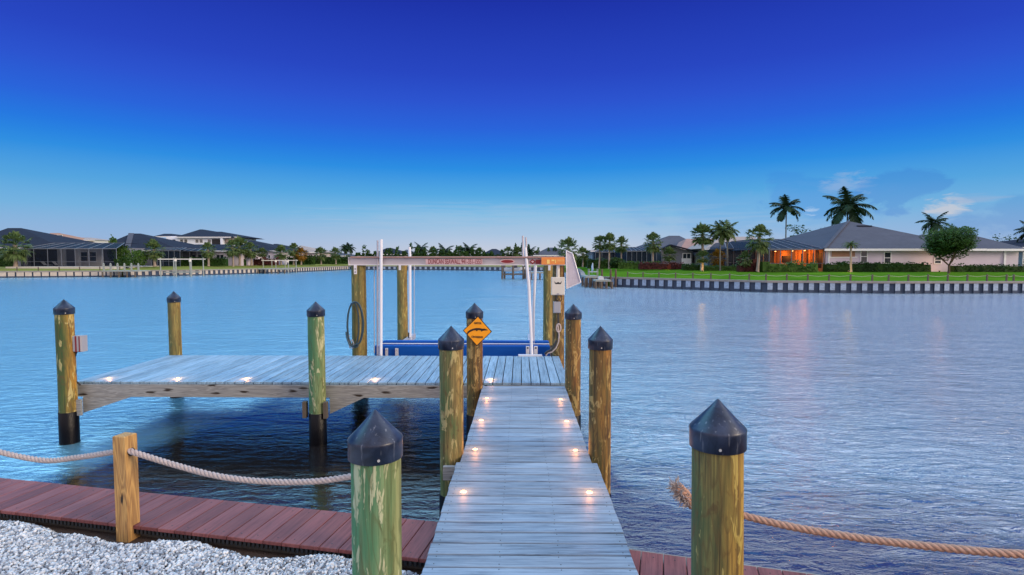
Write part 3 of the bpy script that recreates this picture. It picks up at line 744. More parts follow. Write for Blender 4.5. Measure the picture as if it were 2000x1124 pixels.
for px in (693.5,): 
    X = XA(px, YL-.16)-lx; b_ = MB(); b_.box((X-.028, -.16, zb-.17), (X+.028, -.145, zb+.004)); b_.tube([(X,-.162,zb-.07),(X,-.168,zb-.07)], .012, 8, 1); b_.tube([(X,-.162,zb-.13),(X,-.168,zb-.13)], .012, 8, 1); b_.build('beam_strap', ['alu_l','screwd'], lift)
for px, Y in ((781,14.8),(1073,14.4),(1090,10.84)):
    X = XA(px, Y)-lx; b_ = MB(); b_.box((X-.03, Y-YL-.02, zb-.18), (X+.03, Y-YL-.005, zb-.005)); b_.build('beam_strap', 'alu_l', lift)
# lettering on the beam
def text_mesh(s, size, name='lettering', bold=.0, sx=1.0):
    c = bpy.data.curves.new(name, 'FONT'); c.body = s; c.size = size; c.extrude = .0012; c.offset = bold; c.resolution_u = 3
    c.align_x = 'CENTER'; c.align_y = 'CENTER'; o = bpy.data.objects.new(name, c)
    me = bpy.data.meshes.new_from_object(o); me.name = name; bpy.data.objects.remove(o)
    for v_ in me.vertices: v_.co.x *= sx
    return me
def put_text(s, size, loc, mn, parent, width=None, bold=0, name='lettering', rot=None):
    me = text_mesh(s, size, name, bold)
    xs_ = [v_.co.x for v_ in me.vertices]; wd = max(xs_)-min(xs_)
    if width:
        for v_ in me.vertices: v_.co.x *= width/wd
    me.materials.clear(); me.materials.append(MT[mn])
    o = bpy.data.objects.new(name, me); col.objects.link(o); o.parent = parent; o.location = loc; o.rotation_euler = rot or (rad(90), 0, 0)
    return o
yf = -.02-.012
x0, x1 = XA(836,YL)-lx, XA(941,YL)-lx
b_ = MB(); b_.box((x0-.03, yf-.062, zb+.020), (x1+.02, yf-.05, zt-.042)); b_.build('name_plate', 'red_pale', lift)
put_text('DUNCAN SEAWALL 941-351-1553', .125, ((x0+x1)/2+.01, yf-.065, zb+.068), 'red_ink', lift, (x1-x0)-.02, .0015)
# red oval badge
b_ = MB(); cx = XA(991,YL)-lx; cz = zb+.075
b_.prism([(cx+.145*math.cos(a), cz+.045*math.sin(a)) for a in [2*math.pi*k/24 for k in range(24)]], lambda u, v: Vector((u, yf-.056, v)), (0, .05, 0)); ob = b_.build('oval_badge', 'red_pale', lift)
b_ = MB(); b_.prism([(cx+.12*math.cos(a), cz+.030*math.sin(a)) for a in [2*math.pi*k/24 for k in range(24)]], lambda u, v: Vector((u, yf-.060, v)), (0, .003, 0)); b_.build('oval_field', 'red_ink', ob)
# orange warning label with red corner mark
def plate(p0, p1, za, zb2, mn, nm, dy=0, par=lift):
    b_ = MB(); b_.box((XA(p0,YL)-lx, yf-.062-dy, za), (XA(p1,YL)-lx, yf-.050-dy, zb2)); return b_.build(nm, mn, par)
ol = plate(1057, 1102, zb+.015, zt-.005, 'orange', 'warning_label', .05)
for p0, p1, a_, c_ in ((1067.5,1073,.02,.11),(1076,1082,.07,.11),(1083,1085,.03,.11),(1087,1101,.085,.105),(1087,1101,.055,.07)):
    plate(p0, p1, zb+a_+.01, zb+c_, 'yellow', 'label_print', .054, lift)
plate(1046, 1056, zb+.03, zb+.11, 'red_ink', 'warning_label', 0)
b_ = MB(); cx = XA(1040,YL)-lx; cz = zb+.07
b_.prism([(cx-.065,cz),(cx,cz-.05),(cx+.065,cz),(cx,cz+.05)], lambda u, v: Vector((u, yf-.058, v)), (0,.008,0)); b_.build('diamond_mark', 'red_ink', lift)
b_ = MB(); b_.prism([(cx-.03,cz),(cx,cz-.02),(cx+.03,cz),(cx,cz+.02)], lambda u, v: Vector((u, yf-.062, v)), (0,.003,0)); b_.build('diamond_mark', 'red_pale', lift)
# ---------------------------------------------------------------- tapered side panel with rim
pY = 10.9
cs = [D(1106,490,pY), D(1118,496,pY), D(1134,552,pY), D(1106.5,564,pY)]
base = Vector((cs[3].x, pY, cs[3].z))
pn = empty('side_panel', base, 'tapered grey panel with a pale rim hung at the right end of the lift beam', 'panel')
b_ = MB(); b_.prism([(c.x-base.x, c.z-base.z) for c in cs], lambda u, v: Vector((u, 0, v)), (0, .014, 0)); b_.build('sheet', 'panel_mesh', pn)
b_ = MB(); L_ = [Vector((c.x-base.x, -.006, c.z-base.z)) for c in cs]
for i in range(4): b_.tube([L_[i], L_[(i+1) % 4]], .012, 8)
b_.build('rim', 'alu_l', pn)
# ---------------------------------------------------------------- control boxes on the right lift pile
def ebox(name, label, px0, px1, py0, py1, Y, dep, mn, cat, parts=True):
    a = D(px0, py1, Y); c = D(px1, py0, Y); W_ = c.x-a.x; H_ = c.z-a.z
    o = empty(name, a, label, cat)
    b_ = MB(); b_.bbox((0,0,0),(W_,H_,dep),.012, 0, Matrix(((1,0,0,0),(0,0,-1,dep),(0,1,0,0),(0,0,0,1)))); b_.build('housing', mn, o)
    return o, W_, H_
o, W_, H_ = ebox('control_box', 'beige boat lift control box mounted under the lift beam', 1077, 1103, 542, 577, 10.72, .13, 'box_beige', 'control box')
b_ = MB(); b_.prism([(W_*.2,H_*.78),(W_*.35,H_*.68),(W_*.5,H_*.74),(W_*.65,H_*.68),(W_*.8,H_*.80),(W_*.7,H_*.62),(W_*.3,H_*.62)], lambda u, v: Vector((u, -.003, v)), (0,.004,0)); b_.build('emblem', 'cable', o)
b_ = MB(); b_.box((.004,-.006,.006),(W_-.004,.0,.012)); b_.box((W_*.42,-.012,H_*.05),(W_*.58,-.001,H_*.11)); b_.build('latch', 'box_grey', o)
b_ = MB(); b_.tube([(W_*.5, .05, H_), (W_*.5, .05, H_+.17)], .035, 10); b_.build('conduit', 'box_beige', o)
o, W_, H_ = ebox('junction_box', 'small grey junction box below the beige control box', 1081, 1095, 590, 612, 10.74, .10, 'box_grey', 'junction box')
b_ = MB()
for k in range(4):
    xk = W_*(.2+.25*k); b_.tube([(xk, .05, H_), (xk+R.uniform(-.05,.05), -.02, H_+.05), (xk+R.uniform(-.06,.06), .0, H_+.10), (xk, .05, H_+.16)], .008, 6)
b_.tube([(W_*.7,.05,0),(W_*.72,.03,-.25),(W_*.7,.05,-.5)], .016, 8); b_.build('wiring', 'cable', o)
def P3(px, py, Y): return D(px, py, Y)
def loops(name, label, pts, r, mn, cat):
    b_ = MB(); base = pts[len(pts)//2].copy(); 
    b_.tube([p-base for p in pts], r, 8); ob = b_.build(name, mn, None, base); tag(ob, label, cat); return ob
# coil of hose on left lift pile
pts = []
for k in range(0, 3*28+8):
    a = 2*math.pi*k/28+1.2; lp = k/28
    rx = (15, 11, 16, 13)[min(3, int(lp))]+R.uniform(-.3,.3); cxp = (693, 690, 694, 688)[min(3, int(lp))]
    pts.append(P3(cxp+rx*math.cos(a), 633+44*math.sin(a)+2*math.sin(lp), 10.70-.03*lp))
loops('garden_hose', 'dark coiled hose hanging on the front left lift piling', pts, .015, 'hose', 'hose')
pts = [P3(x_, y_, 10.66) for x_, y_ in ((682,655),(680,668),(684,680),(689,681),(691,672),(688,664),(684,668))]
loops('hose_nozzle', 'looped brass-grey hose end below the coiled hose', pts, .012, 'box_grey', 'hose end')
pts = []
for k in range(44):
    a = 2*math.pi*k/16; pts.append(P3(1091+4.2*math.cos(a), 641+8*math.sin(a), 10.72-.002*k))
pts += [P3(x_, y_, 10.66) for x_, y_ in ((1092,655),(1091,668),(1086,680),(1078,688),(1070,690),(1066,695))]
loops('power_cord', 'pale coiled cord hanging down the right lift piling', pts, .013, 'rope', 'cord')
pts = [P3(x_, y_, 10.64) for x_, y_ in ((1087,665),(1083,676),(1076,684),(1069,687),(1064,692))]
loops('mooring_line', 'short black line lying at the right end of the blue bunk', pts, .02, 'cable', 'line')
# switch box on left corner pile
o, W_, H_ = ebox('switch_box', 'narrow grey switch box on the right side of the far left piling', 141, 158, 657, 688, 8.08, .12, 'box_grey', 'switch box')
b_ = MB(); b_.box((W_*.35,-.004,0),(W_*.5,-.001,H_)); b_.box((W_*.75,-.004,0),(W_*.85,-.001,H_)); parts(b_, 'cover_strip', 'red_ink', o)
b_ = MB(); b_.tube([(.02,.06,0),(-.02,.05,-.12),(0,.05,-.3),(-.015,.05,-.44),(.02,.1,-.52)], .013, 8); b_.build('cable', 'cable', o)
# ---------------------------------------------------------------- diamond sign
sY = 7.90
sc_ = D(932.5, 647, sY); hs_ = (D(961,647,sY).x-D(904,647,sY).x)/2; vs_ = (D(932,618,sY).z-D(932,677,sY).z)/2
sg = empty('warning_sign', sc_, 'orange diamond sign with black alligator on the mottled piling', 'sign')
sg.rotation_euler = (0, rad(2.5), 0)
b_ = MB(); b_.prism([(-hs_,0),(0,-vs_),(hs_,0),(0,vs_)], lambda u, v: Vector((u,0,v)), (0,.006,0)); b_.build('plate', 'ink', sg)
k_ = .93
b_ = MB(); b_.prism([(-hs_*k_,0),(0,-vs_*k_),(hs_*k_,0),(0,vs_*k_)], lambda u, v: Vector((u,-.003,v)), (0,.0028,0)); b_.build('face', 'sign', sg)
put_text('GATOR', .042, (0, -.006, vs_*.52), 'ink', sg, .105, .001)
put_text('CROSSING', .038, (0, -.006, -vs_*.40), 'ink', sg, .165, .001)
gat = [(-.145,-.055),(-.150,-.030),(-.135,-.005),(-.105,.018),(-.065,.036),(-.02,.048),(.03,.050),(.07,.042),(.10,.046),(.145,.030),(.15,.022),(.105,.018),(.075,.012),(.060,.000),(.052,.004),(.05,.018),(.01,.020),(-.01,.002),(-.022,.004),(-.018,.018),(-.055,.012),(-.095,-.008),(-.125,-.028),(-.135,-.05)]
b_ = MB(); b_.prism(gat, lambda u, v: Vector((u,-.006,v-.005)), (0,.0025,0)); b_.build('alligator', 'ink', sg)
# ---------------------------------------------------------------- deck lights
lamps = [(905,962,'nearest left deck light on the walkway'),(1151,963,'nearest right deck light on the walkway'),(928,879,'second left deck light, beside the tan piling'),(1124,881,'second right deck light, beside the rusty piling'),
         (940,822,'third left deck light from the camera'),(1107,824,'third right deck light from the camera'),(951,779,'fourth left deck light, before the sign piling'),(1095,781,'fourth right deck light, before the end of the walkway'),
         (958,748,'deck light where the walkway meets the platform'),(727,747,'platform edge light between the green and tan pilings'),(474,745,'platform edge light just left of the slim green piling'),(339,744,'platform edge light below the lone back piling'),(205,743,'platform edge light nearest the far left piling')]
proto = None
for i, (px, py, lb) in enumerate(lamps):
    p = G(px, py, .0)
    z = .013 if p.y > 8.2 else .001
    if p.y > 8.2: p.y = 8.54
    p.z = z
    if proto is None:
        proto = empty('deck_light', p, 'small glowing '+lb, 'deck light', 'round deck lights let into the boards')
        b_ = MB(); b_.lathe([(.030,0),(.030,.003),(.026,.005)], 20); b_.build('bezel', 'alu_l', proto)
        b_ = MB(); b_.lathe([(.022,.0052),(.021,.009),(.014,.0125),(.004,.014)], 16); b_.build('lens', 'bulb', proto)
        o = proto
    else: o = dup(proto, p, 'small glowing '+lb)
    L = bpy.data.lights.new('deck_lamp', 'POINT'); L.energy = .8; L.color = (1,.38,.10); L.shadow_soft_size = .02
    lo = bpy.data.objects.new('deck_lamp', L); col.objects.link(lo); lo.location = (0,0,.036 if p.y > 8.2 else .056); lo.parent = o
# ---------------------------------------------------------------- square posts and ropes
def shorept(X, off): return Vector((X, shore(X, off), 0))
def sqpost(x, y, top, label, rz=-.19):
    o = empty('rope_post', (x, y, -.25), label, 'post', 'square timber posts for the shore rope', rz)
    b_ = MB(); s = .053; b_.bbox((-s,-s,0),(s,s,top+.25),.006)
    b_.build('post', 'timber_post', o)
    b_ = MB()
    b_.tube([(s-.0, 0, .40+.31), (s+.004, 0, .40+.31)], .030, 14); b_.build('rope_hole', 'opening', o)
    return o
sqpost(-2.95, 4.02, D(240,849,4.02).z, 'square golden timber post at the edge of the red boardwalk')
sqpost(-1.00, 3.66, .585, 'square timber post hidden behind the thick green piling')
sqpost(1.205, 3.28, .52, 'square timber post hidden behind the thick olive piling', -.25)
def rope(name, label, pts, r=.021, mn='rope', twist=26):
    P_ = [Vector(p) for p in pts]
    # catmull-rom resample
    out = []
    Q = [P_[0]*2-P_[1]]+P_+[P_[-1]*2-P_[-2]]
    for i in range(1, len(Q)-2):
        for k in range(40):
            t_ = k/40; a, b, c, d_ = Q[i-1], Q[i], Q[i+1], Q[i+2]
            out.append(.5*((2*b)+(c-a)*t_+(2*a-5*b+4*c-d_)*t_*t_+(3*b-a-3*c+d_)*t_**3))
    out.append(P_[-1])
    # uniform spacing
    S_ = [0.0]
    for i in range(1, len(out)): S_.append(S_[-1]+(out[i]-out[i-1]).length)
    step = .008; N_ = int(S_[-1]/step); res = []; j = 0
    for k in range(N_+1):
        s_ = k*step
        while j < len(S_)-2 and S_[j+1] < s_: j += 1
        f_ = (s_-S_[j])/max(1e-9, S_[j+1]-S_[j]); res.append(out[j].lerp(out[j+1], f_))
    b_ = MB(); base = P_[0].copy()
    for s3 in range(3):
        pp = []
        for k, p in enumerate(res):
            t_ = (res[min(k+1, N_)]-res[max(k-1, 0)]).normalized(); sdv = t_.cross(Vector((0,0,1))).normalized(); upv = sdv.cross(t_)
            a = -k*step/ .105*2*math.pi+s3*2*math.pi/3
            pp.append(p-base+(sdv*math.cos(a)+upv*math.sin(a))*r*.52)
        b_.tube(pp, r*.56, 8)
    ob = b_.build(name, mn, None, base); tag(ob, label, 'rope', 'twisted ropes strung between the shore posts'); return ob
rope('shore_rope', 'twisted rope leaving the left edge of the picture to the square golden post',
     [(-4.95,4.42,.48), (-4.3,4.28,.39), D(80,899,4.22), D(150,894,4.15), D(217,884,4.05), (-2.96,4.02,.465)])
rope('shore_rope', 'twisted pale rope sagging from the golden post to the thick green piling',
     [(-2.90,4.01,.465), D(262,884,3.98), D(350,911,3.92), D(430,931,3.85), D(520,941,3.80), D(610,941,3.74), D(685,931,3.70), (-1.0,3.66,.46)])
rr = rope('shore_rope', 'tan twisted rope running right from the thick olive piling',
     [(1.20,3.285,.44), (1.27,3.275,.41), D(1449,1006,3.24), D(1560,1032,3.14), D(1700,1054,3.02), D(1850,1071,2.90), D(2000,1083,2.80), (3.3,2.68,.42)], mn='rope_tan')
# frayed end as a part of the tan rope
fb = MB(); B0 = rr.location.copy()
a0 = Vector((1.20,3.285,.44)); 
st_ = [a0-B0, D(1352,988,3.26)-B0, D(1338,965,3.25)-B0]
for k in range(3):
    off = Vector((.010*math.cos(2.1*k), .01*math.sin(2.1*k), .008*math.cos(2.1*k+1)))
    fb.tube([st_[0]+off, st_[1]+off*1.6, st_[2]+off*1.3, D(1322,948+4*k,3.25)-B0+off], .017, 8)
tip = D(1316,947,3.25)-B0
for k in range(330):
    s0 = st_[1].lerp(tip, R.uniform(.1,.95)); dirv = Vector((R.gauss(-.45,.55), R.gauss(-.1,.5), R.gauss(.25,.55))).normalized()
    Ln = R.uniform(.025,.075); curl = Vector((R.gauss(0,1), R.gauss(0,1), R.gauss(0,1)))*.35
    p1 = s0+dirv*Ln*.5+curl*Ln*.25; p2 = s0+(dirv+curl*.8).normalized()*Ln
    fb.tube([s0, p1, p2], [.0048,.0040,.0016], 4, 1)
fb.build('frayed_end', ['rope_tan', 'rope'], rr)
# ================================================================= plants
class LV:                                             # leaf cloud builder with numpy
    def __init__(s): s.V = []; s.n = 0; s.F = []
def rvec():
    while True:
        v = Vector((R.uniform(-1,1), R.uniform(-1,1), R.uniform(-1,1)))
        if .05 < v.length < 1: return v
def leaves(mb, c, rad3, n, size, seed=0, shell=.35, mi=0, flat=False):
    c = Vector(c)
    for _ in range(n):
        v = rvec(); L = v.length; v = v/L*(shell+(1-shell)*L**.6)
        lump = 1+.28*noise.noise(v*2.3+Vector((seed,0,seed)))
        p = c+Vector((v.x*rad3[0]*lump, v.y*rad3[1]*lump, v.z*rad3[2]*lump))
        a = rvec().normalized(); b = a.orthogonal().normalized(); s = size*R.uniform(.6,1.3)
        mb.add([p-a*s, p+b*s*.45, p+a*s, p-b*s*.45], [(0,1,2,3)], mi)
def ground_z(Y): return .45
def hedge(px0, px1, py0, py1, Y, label, mn='leaf', dep=1.2, n=None, lumpy=.12, size=None, name='hedge', cat='hedge', group='hedges and shrubs on the banks'):
    x0, x1 = XA(px0, Y), XA(px1, Y); z1 = ZA(py0, Y); z0 = min(ZA(py1, Y), .5)
    c = Vector(((x0+x1)/2, Y+dep/2, z0)); W_ = x1-x0; H_ = z1-z0
    m_ = MB(); size = size or max(.09, Y*.0019)
    n = n or int(min(2600, 60+W_*H_*26/(size*size*40)*1.0))
    nx = max(2, int(W_/.7)); prof = []
    # inner mass so gaps read as foliage, same material
    for i in range(nx):
        xa_ = -W_/2+W_*i/nx; xb_ = -W_/2+W_*(i+1)/nx
        hh = H_*(.82+lumpy*noise.noise(Vector((i*1.3, Y, 0))))
        m_.add([(xa_,-dep*.36,0),(xb_,-dep*.36,0),(xb_,dep*.36,0),(xa_,dep*.36,0),(xa_,-dep*.3,hh),(xb_,-dep*.3,hh),(xb_,dep*.3,hh),(xa_,dep*.3,hh)],
               [(4,5,6,7),(0,1,5,4),(1,2,6,5),(2,3,7,6),(3,0,4,7)])
    for _ in range(n):
        xx = R.uniform(-W_/2, W_/2); i = xx*1.1
        top = H_*(.93+lumpy*1.6*noise.noise(Vector((i, Y, 2.2)))+.05*R.random())
        if R.random() < .55: p = Vector((xx, -dep*.42+R.uniform(-.08,.08), R.uniform(.03,1)*top))
        else: p = Vector((xx, R.uniform(-.45,.45)*dep, top*R.uniform(.9,1.04)))
        a = rvec().normalized(); b = a.orthogonal().normalized(); s = size*R.uniform(.6,1.4)
        m_.add([p-a*s, p+b*s*.6, p+a*s, p-b*s*.6], [(0,1,2,3)])
    o = m_.build(name, mn, None, c); return tag(o, label, cat, group)
def bush(px, py_top, py_bot, wpx, Y, label, mn='leaf', name='shrub'):
    x = XA(px, Y); z1 = ZA(py_top, Y); z0 = min(.5, ZA(py_bot, Y)); rx = wpx/F*Y/2; H_ = z1-z0
    m_ = MB(); 
    for k in range(6):
        q = rvec()*.35
        leaves(m_, (q.x*rx, q.y*rx, H_*(.55+q.z*.4)), (rx*.72, rx*.72, H_*.45), 170, max(.1, Y*.0019), k)
    for k in range(5):
        a = k*1.3; m_.tube([(0,0,0),(rx*.3*math.cos(a),rx*.3*math.sin(a),H_*.6)], .03, 5)
    o = m_.build(name, mn, None, (x, Y, z0)); return tag(o, label, 'shrub', 'hedges and shrubs on the banks')
# ---- palms: unit prototypes (built once, copied)
def fan_crown(rc, nleaf, seed, droop=.35, blades=11, openness=1.0):
    RR = random.Random(seed); m_ = MB()
    for i in range(nleaf):
        a = i*2.399963+RR.uniform(-.2,.2); el_ = (1.4-2.55*(i/nleaf)**.95)*openness+RR.uniform(-.12,.12)
        dr = Vector((math.cos(a)*math.cos(el_), math.sin(a)*math.cos(el_), math.sin(el_)))
        pl = rc*RR.uniform(.40,.62); e = dr*pl+Vector((0,0,-droop*.12*rc*math.cos(el_)))
        sd_ = dr.cross(Vector((0,0,1)));  sd_ = sd_.normalized() if sd_.length > .05 else Vector((1,0,0))
        up_ = sd_.cross(dr).normalized()
        m_.add([Vector((0,0,0))-sd_*.02*rc, Vector((0,0,0))+sd_*.02*rc, e+sd_*.012*rc, e-sd_*.012*rc], [(0,1,2,3)])
        fl = rc*RR.uniform(.40,.54)
        for b in range(blades):
            t_ = -1+2*b/(blades-1); an = t_*1.45
            bd = (dr*math.cos(an)+sd_*math.sin(an)+up_*(.18*math.cos(an))).normalized()
            L = fl*(1-.28*abs(t_))*RR.uniform(.85,1.1)
            mid = e+bd*L*.6; tip = e+bd*L+Vector((0,0,-droop*L*RR.uniform(.35,.9)))
            wv = (bd.cross(up_)).normalized()*L*.10
            m_.add([e, mid+wv, tip, mid-wv], [(0,1,2,3)])
    return m_
def feather_crown(rc, nfr, seed, up=1.15, down=-.35, arch=.75, leaflets=26, lw=.02, ll=.26):
    RR = random.Random(seed); m_ = MB()
    for i in range(nfr):
        a = i*2.399963+RR.uniform(-.25,.25); el_ = up+(down-up)*(i/(nfr-1))**.85+RR.uniform(-.1,.1)
        L = rc*RR.uniform(.9,1.1); pts = []; p = Vector((0,0,.04*rc)); e_ = el_; n_ = 9
        for k in range(n_+1):
            pts.append(p.copy()); p = p+Vector((math.cos(a)*math.cos(e_), math.sin(a)*math.cos(e_), math.sin(e_)))*L/n_; e_ -= arch/n_*(1+.9*k/n_)*(.55+.5*math.cos(el_))
        m_.tube(pts, [rc*.012*(1-.8*k/n_) for k in range(n_+1)], 4, smooth=False)
        sd_ = Vector((-math.sin(a), math.cos(a), 0))
        for k in range(leaflets):
            f_ = .10+.90*k/leaflets; q = f_*n_; i0 = min(n_-1, int(q)); pp = pts[i0].lerp(pts[i0+1], q-i0); tg = (pts[i0+1]-pts[i0]).normalized()
            un = sd_.cross(tg).normalized()
            for sg_ in (-1, 1):
                l_ = rc*ll*math.sin(math.pi*min(1, .16+.80*f_))*RR.uniform(.8,1.15)
                dv_ = (sd_*sg_*.75+tg*.55+un*RR.uniform(-.25,.35)+Vector((0,0,-.35))).normalized()
                wd = tg*rc*lw
                m_.add([pp-wd, pp+wd, pp+dv_*l_*.6+wd*.8+Vector((0,0,-.01*rc)), pp+dv_*l_+Vector((0,0,-.10*l_)), pp+dv_*l_*.6-wd*.8], [(0,1,2,3,4)])
    return m_
def palm_proto(kind, seed):
    o = empty('palm_tree', (0,0,-50), 'palm', 'palm tree', 'palm trees on the banks')
    RR = random.Random(seed)
    if kind == 'fan':
        vq = seed % 6; cm = fan_crown(1.10, (58,50,64,54,46,60)[vq], seed, droop=(.35,.55,.25,.45,.6,.3)[vq], blades=12, openness=(1,1.05,.92,1,1.08,.95)[vq]); mn = 'leaf_palm'; r0, r1 = .13, .11
    elif kind == 'royal':
        cm = feather_crown(1.05, 17, seed, 1.25, -.55, 1.0, 34, .026, .30); mn = 'leaf_royal'; r0, r1 = .10, .065
    elif kind == 'date':
        cm = feather_crown(1.0, 26, seed, 1.35, -.5, 1.2, 20, .024, .20); mn = 'leaf_palm'; r0, r1 = .11, .09
    c = cm.build('crown', mn, o); 
    tr = MB(); bx_ = RR.uniform(-.04,.04); pts = [Vector((bx_*math.sin(k/8*math.pi), 0, k/8)) for k in range(9)]
    tr.tube(pts, [r0*(1.25 if k == 0 else 1)+(r1-r0)*k/8 for k in range(9)], 10)
    t_ = tr.build('trunk', 'trunk' if kind != 'royal' else 'trunk_g', o)
    if kind == 'fan':
        bt = MB()
        for k in range(26):
            a = k*2.4; z = -.02-.28*(k/26); d_ = Vector((math.cos(a), math.sin(a), 0)); bt.bar(d_*.05+Vector((0,0,z)), d_*.12+Vector((0,0,z+.09)), .035, .02)
        bt.build('boot', 'trunk', c)
    return o
protos = {('fan', i): palm_proto('fan', 20+i) for i in range(6)}
protos.update({('royal', i): palm_proto('royal', 50+i) for i in range(2)})
protos[('date', 0)] = palm_proto('date', 71)
def palm(kind, px, py_top, py_base, wpx, Y, label, var=None, crown_mat=None, tw=None, hang=.5, flat=1.0):
    if kind == 'fan': var = (int(px)*7+int(py_top)) % 6
    var = var if var is not None else R.randrange(4 if kind == 'fan' else (2 if kind == 'royal' else 1))
    src = protos[(kind, var)]
    x = XA(px, Y); rc = wpx/F*Y/2; zt_ = ZA(py_top, Y); zb_ = ZA(py_base, Y); zb_ = min(zb_, .5)
    zc = zt_-rc*.98*flat if kind != 'royal' else zt_-rc*.72*flat
    o = dup(src, (x, Y, zb_), label)
    o.rotation_euler = (R.uniform(-.04,.04), R.uniform(-.05,.05), 0)
    for ch in kids(o):
        if ch.name.startswith('crown'):
            ch.location = (0,0,zc-zb_); ch.scale = (rc, rc, rc*flat); ch.rotation_euler.z = R.uniform(0, 6.28)
            if crown_mat: ch.data = ch.data.copy(); ch.data.materials[0] = MT[crown_mat]
        else:
            wd = (tw or 6)*.72/F*Y/2/.12; ch.scale = (wd, wd, zc-zb_)
    return o
# left bank
palm('fan', 30, 449, 521, 62, 87, 'large bushy fan palm by the patio at the far left edge', 0, tw=9)
palm('fan', 302, 467, 519, 42, 92, 'fan palm before the second dark roof, left of the white boat lift', 1, tw=7)
palm('fan', 407, 471, 520, 34, 100, 'fan palm in front of the white two storey house', 2, tw=5)
palm('fan', 455, 465, 521, 38, 104, 'left palm of the close pair right of the white house', 3, tw=5)
palm('fan', 468, 462, 519, 40, 107, 'right palm of the close pair right of the white house', 0, tw=6)
palm('fan', 491, 471, 517, 34, 110, 'fan palm under the peak of the dark roof right of the pair', 1, tw=5)
palm('fan', 513, 483, 517, 22, 112, 'small low fan palm left of the second boat lift', 2, tw=3)
palm('fan', 549, 478, 513, 32, 118, 'fan palm behind the second boat lift, before the dark roofs', 3, tw=4)
palm('fan', 573, 473, 515, 30, 122, 'tall fan palm right of the second boat lift', 0, tw=4)
palm('fan', 588, 482, 514, 28, 122, 'brownish fan palm in front of the tan roof', 1, 'leaf_gold', tw=4)
palm('fan', 627, 481, 515, 30, 126, 'lone fan palm on the left bank right of the tan roof', 2, tw=4)
palm('fan', 656, 482, 513, 26, 132, 'fan palm at the right end of the left bank', 3, tw=3)
palm('royal', 672, 477, 510, 26, 150, 'thin feathery palm behind the end of the left bank', 0, tw=2)
palm('royal', 683, 474, 512, 30, 152, 'tallest feathery palm left of the lift beam', 1, tw=2)
# centre skyline
for i, (px, pt, wd, lb) in enumerate([(822,474,38,'palm right of the centre rooftop, above the lift beam'),(846,481,30,'small palm above the first letters on the beam'),(868,476,44,'widest palm above the lettering of the beam'),(900,479,34,'palm left of the tallest centre palm'),(917,474,40,'tallest palm over the end of the lettering'),(936,482,28,'low palm left of the second centre rooftop'),
        (992,480,28,'palm just right of the second centre rooftop'),(1010,481,28,'palm left of the twin lift masts'),(1037,480,28,'palm right of the twin lift masts'),(1047,489,14,'tiny palm left of the third centre rooftop')]):
    palm('royal' if i in (0,2,4,8) else 'fan', px, pt, 515, wd, 160-i, lb, crown_mat=None, tw=2)
# right bank
palm('fan', 1110, 461, 518, 52, 84, 'broad fan palm behind the tapered panel of the lift', 1, tw=5)
palm('fan', 1138, 482, 520, 30, 90, 'low fan palm right of the broad one behind the panel', 2, tw=4)
palm('fan', 1170, 459, 521, 34, 76, 'leftmost of the three fan palms by the lounge chair', 3, tw=4)
palm('fan', 1190, 455, 522, 36, 75, 'middle and tallest of the three fan palms by the lounge chair', 0, tw=5)
palm('fan', 1214, 461, 520, 34, 77, 'rightmost of the three fan palms by the lounge chair', 1, tw=4)
palm('fan', 1275, 452, 518, 42, 74, 'lone fan palm before the dark screened porch', 2, tw=5)
palm('fan', 1306, 482, 523, 32, 72, 'short uplit palm at the gable of the middle house', 3, tw=5)
palm('fan', 1371, 435, 527, 50, 64, 'dark fan palm left of the twin trunk palm', 0, tw=7)
palm('royal', 1407, 433, 527, 56, 64, 'left crown of the twin trunk palm on the right bank', 1, 'leaf_palm', tw=5)
palm('royal', 1422, 430, 527, 58, 65, 'right crown of the twin trunk palm on the right bank', 0, 'leaf_palm', tw=5)
palm('fan', 1402, 486, 522, 36, 66, 'golden dying palm skirt below the twin palms', 1, 'leaf_gold', tw=3)
palm('fan', 1372, 488, 527, 30, 61, 'small uplit palm at the foot of the dark fan palm', 2, tw=6)
palm('fan', 1480, 436, 531, 58, 58, 'full fan palm left of the lit orange porch', 3, tw=7)
palm('fan', 1455, 490, 530, 34, 59, 'low shaggy palm at the foot of the full fan palm', 0, 'leaf_palm', tw=4)
palm('royal', 1534, 383, 520, 74, 92, 'slim tall royal palm behind the lit porch', 0, tw=5, flat=.9)
palm('royal', 1654, 370, 520, 102, 90, 'wide royal palm rising over the peak of the grey roof', 1, tw=6, flat=1.0)
palm('royal', 1826, 416, 500, 58, 84, 'feathery palm crown behind the round leafy tree', 0, tw=5)
palm('royal', 2012, 432, 520, 60, 80, 'palm cut off by the right edge of the picture', 1, tw=5)
palm('date', 1663, 468, 531, 40, 57, 'small uplit palm in front of the grey roofed house', 0, tw=6, flat=.55)
for o in list(protos.values()):                          # the prototypes themselves are not part of the place
    for c in kids(o):
        for g in kids(c): bpy.data.objects.remove(g)
        bpy.data.objects.remove(c)
    bpy.data.objects.remove(o)
